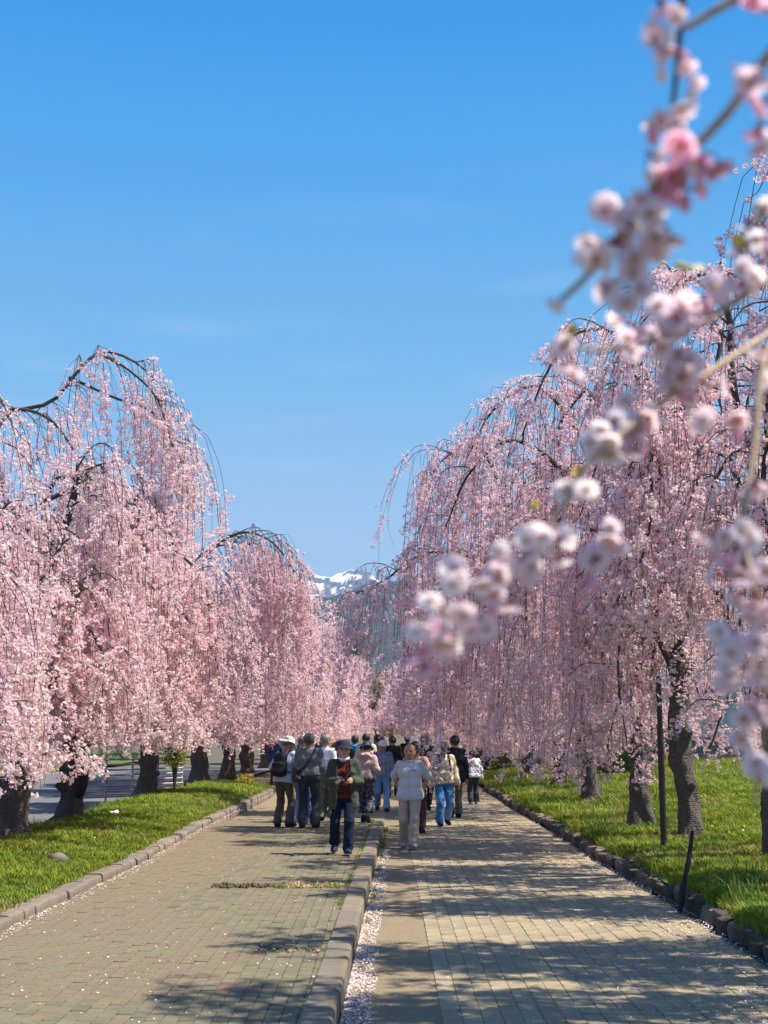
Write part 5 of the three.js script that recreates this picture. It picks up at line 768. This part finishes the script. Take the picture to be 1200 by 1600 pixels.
  const bunches = (br, list, fs = .86) => {
    const ped = new MB();
    for (const [px, py, d, n, sp, k] of list) {
      const C = at(px, py, d), cam = at(600, 800, .01);
      for (let i = 0; i < Math.round(n * 1.1); i++) {
        const dir = V3(R() - .5, R() - .62, R() - .5).normalize(), toC = cam.clone().sub(C).normalize(), face = dir.clone().lerp(V3(R() - .5, R() - .8, R() - .5).normalize(), .6).lerp(toC, R() < .3 ? .4 : 0).normalize(), o = C.clone().addScaledVector(dir, sp * (.5 + .8 * R()));
        ped.tube(curve([C, C.clone().lerp(o, .55).add(V3(0, .004, 0)), o.clone().addScaledVector(face, -.008)], 4), () => .0009, 4); bloom(br, o, face, k < 0 ? [0, 1, 2, 4][Math.floor(R() * 4)] : k, (.78 + .3 * R()) * fs);
      }
      if (R() < .5) { const o = C.clone().add(V3((R() - .5) * sp, -.01 - R() * sp, (R() - .5) * sp)); const m = mesh('bud', budG, R() < .5 ? budM : budW, br); m.position.copy(o); ped.tube([C, o], () => .0008, 4); }
    }
    ped.build('pedicels', calyx, br, 'stuff');
  };
  const leaf = (br, px, py, d, m, s = 1, n = 2) => { for (let i = 0; i < n; i++) { const l = mesh('leaf', leafG, m, br); l.position.copy(at(px, py, d)); l.rotation.set((R() - .5) * 2.4, R() * 6, (R() - .5) * 2.4); l.scale.setScalar(s * .6); } };
  const crown = V3(-.3, 2.5, -.1), h1 = V3(-1.9, 1.85, -.75), h2 = V3(-2.3, 1.45, -.8);
  branch('limb', [crown, V3(-.9, 2.75, -.35), V3(-1.6, 2.5, -.6), h1.clone().add(V3(-.35, .35, -.1)), at(1330, -170, 1.3)], .07, .012, dark);
  branch('limb', [V3(-.2, 2.2, -.08), V3(-.9, 2.2, -.4), V3(-1.7, 1.95, -.7), at(1500, 300, 1.6), at(1330, 330, 1.5)], .05, .010, dark);
  const b1 = branch('branch', [[1330, -170, 1.3], [1200, -30, 1.32], [1120, 14, 1.33], [1072, 44, 1.33]], .006, .0035, wood), b1b = branch('branch', [[1085, -190, 1.32], [1068, -20, 1.33], [1063, 45, 1.33], [1055, 130, 1.34], [1048, 195, 1.34], [1043, 235, 1.34]], .0042, .0016, dark);
  bunches(b1b, [[1030, 2, 1.32, 2, .012, 2], [1048, 30, 1.33, 1, .01, 2], [1022, 70, 1.33, 3, .012, 1], [1052, 55, 1.34, 1, .01, 3], [1080, 118, 1.34, 2, .015, 2], [1018, 186, 1.34, 2, .012, 0], [1060, 180, 1.33, 3, .014, 1]], .72);
  { const m = mesh('bud', budG, budW, b1b); m.position.copy(at(1033, 115, 1.33)); }
  const b2 = branch('branch', [[1330, -60, 1.2], [1240, 40, 1.22], [1190, 100, 1.24], [1145, 165, 1.25], [1100, 215, 1.26], [1045, 265, 1.27], [1000, 320, 1.28], [950, 390, 1.28], [912, 436, 1.28], [866, 478, 1.28]], .0055, .0028, wood);
  bunches(b2, [[1198, 20, 1.22, 3, .02, 3], [1180, 105, 1.24, 3, .02, 2], [1190, 185, 1.24, 3, .016, 3], [1105, 238, 1.25, 2, .014, 3], [1075, 235, 1.26, 1, .012, 3], [1040, 258, 1.27, 4, .016, 3], [1062, 288, 1.27, 2, .014, 3], [1010, 245, 1.27, 1, .01, 0], [1012, 300, 1.28, 2, .014, 1], [975, 330, 1.28, 5, .022, -1], [1030, 345, 1.28, 6, .024, -1], [935, 388, 1.28, 5, .018, 0], [968, 405, 1.28, 2, .014, 1], [975, 440, 1.28, 4, .018, 2]]);
  { const m = mesh('bud', budG, budW, b2); m.position.copy(at(868, 477, 1.28)); m.rotation.z = 1; }
  const b3 = branch('branch', [[1330, 330, 1.72], [1240, 405, 1.68], [1150, 470, 1.66], [1060, 520, 1.63], [960, 545, 1.62], [880, 545, 1.61]], .005, .0022, wood);
  bunches(b3, [[1190, 350, 1.67, 4, .02, 0], [1165, 425, 1.66, 6, .026, -1], [1195, 410, 1.66, 3, .02, 0], [1100, 470, 1.64, 6, .026, 2], [1050, 490, 1.63, 5, .026, 2], [990, 510, 1.63, 4, .022, 2], [1025, 510, 1.63, 4, .024, 1], [890, 560, 1.61, 3, .018, 2]]);
  leaf(b3, 1168, 390, 1.66, leafM, 1.1); leaf(b3, 1080, 418, 1.66, leafM, .9); leaf(b3, 885, 535, 1.61, leafM, 1.2, 3); leaf(b3, 1195, 330, 1.67, leafM, 1);
  const b4 = branch('branch', [[1330, 330, 2.13], [1260, 470, 1.93], [1140, 560, 1.73], [1060, 610, 1.65], [980, 670, 1.59], [915, 730, 1.56], [880, 790, 1.56], [820, 870, 1.53], [745, 940, 1.51], [690, 1000, 1.49]], .005, .002, wood);
  bunches(b4, [[1060, 580, 1.65, 8, .022, -1], [1095, 600, 1.66, 4, .02, 2], [1045, 560, 1.65, 3, .018, 1], [1010, 640, 1.62, 5, .02, 2], [955, 675, 1.59, 6, .02, 0], [930, 690, 1.59, 3, .018, 0], [990, 680, 1.60, 4, .02, 2], [905, 750, 1.56, 2, .016, 0], [870, 850, 1.55, 4, .016, 0], [830, 855, 1.53, 3, .018, 0], [815, 885, 1.53, 3, .018, 1], [760, 880, 1.52, 4, .018, 0], [775, 915, 1.52, 5, .02, -1], [722, 900, 1.51, 3, .016, 0], [735, 955, 1.51, 5, .02, 2], [690, 950, 1.49, 3, .014, 0], [700, 985, 1.49, 3, .016, 0], [690, 1010, 1.49, 4, .018, -1], [645, 1018, 1.49, 3, .016, 3], [650, 968, 1.49, 2, .014, 0], [940, 830, 1.59, 3, .02, 1], [975, 835, 1.59, 2, .018, 2], [925, 880, 1.59, 2, .018, 1]]);
  leaf(b4, 895, 745, 1.56, leafY, .9, 1); leaf(b4, 838, 797, 1.55, leafY, .7, 1);
  const b5 = branch('branch', [[1330, 330, 2.07], [1260, 480, 1.79], [1195, 560, 1.66], [1180, 700, 1.60], [1160, 830, 1.55], [1190, 960, 1.52], [1195, 1120, 1.52], [1180, 1260, 1.52]], .0055, .0016, wood);
  bunches(b5, [[1185, 575, 1.64, 2, .02, 2], [1145, 658, 1.60, 2, .012, 1], [1100, 668, 1.60, 2, .014, 2], [1120, 835, 1.55, 3, .016, 1], [1150, 855, 1.55, 5, .02, -1], [1135, 900, 1.53, 3, .018, 1], [1180, 930, 1.52, 5, .022, 1], [1150, 980, 1.52, 4, .02, 0], [1185, 1010, 1.52, 5, .022, 1], [1160, 1045, 1.52, 4, .018, 1], [1195, 1075, 1.52, 4, .02, 2], [1175, 1130, 1.52, 4, .018, 1], [1150, 1015, 1.52, 3, .016, 0], [1190, 1190, 1.52, 3, .016, 2], [1180, 750, 1.59, 3, .018, 2]]);
}
renderer.render(scene, camera);
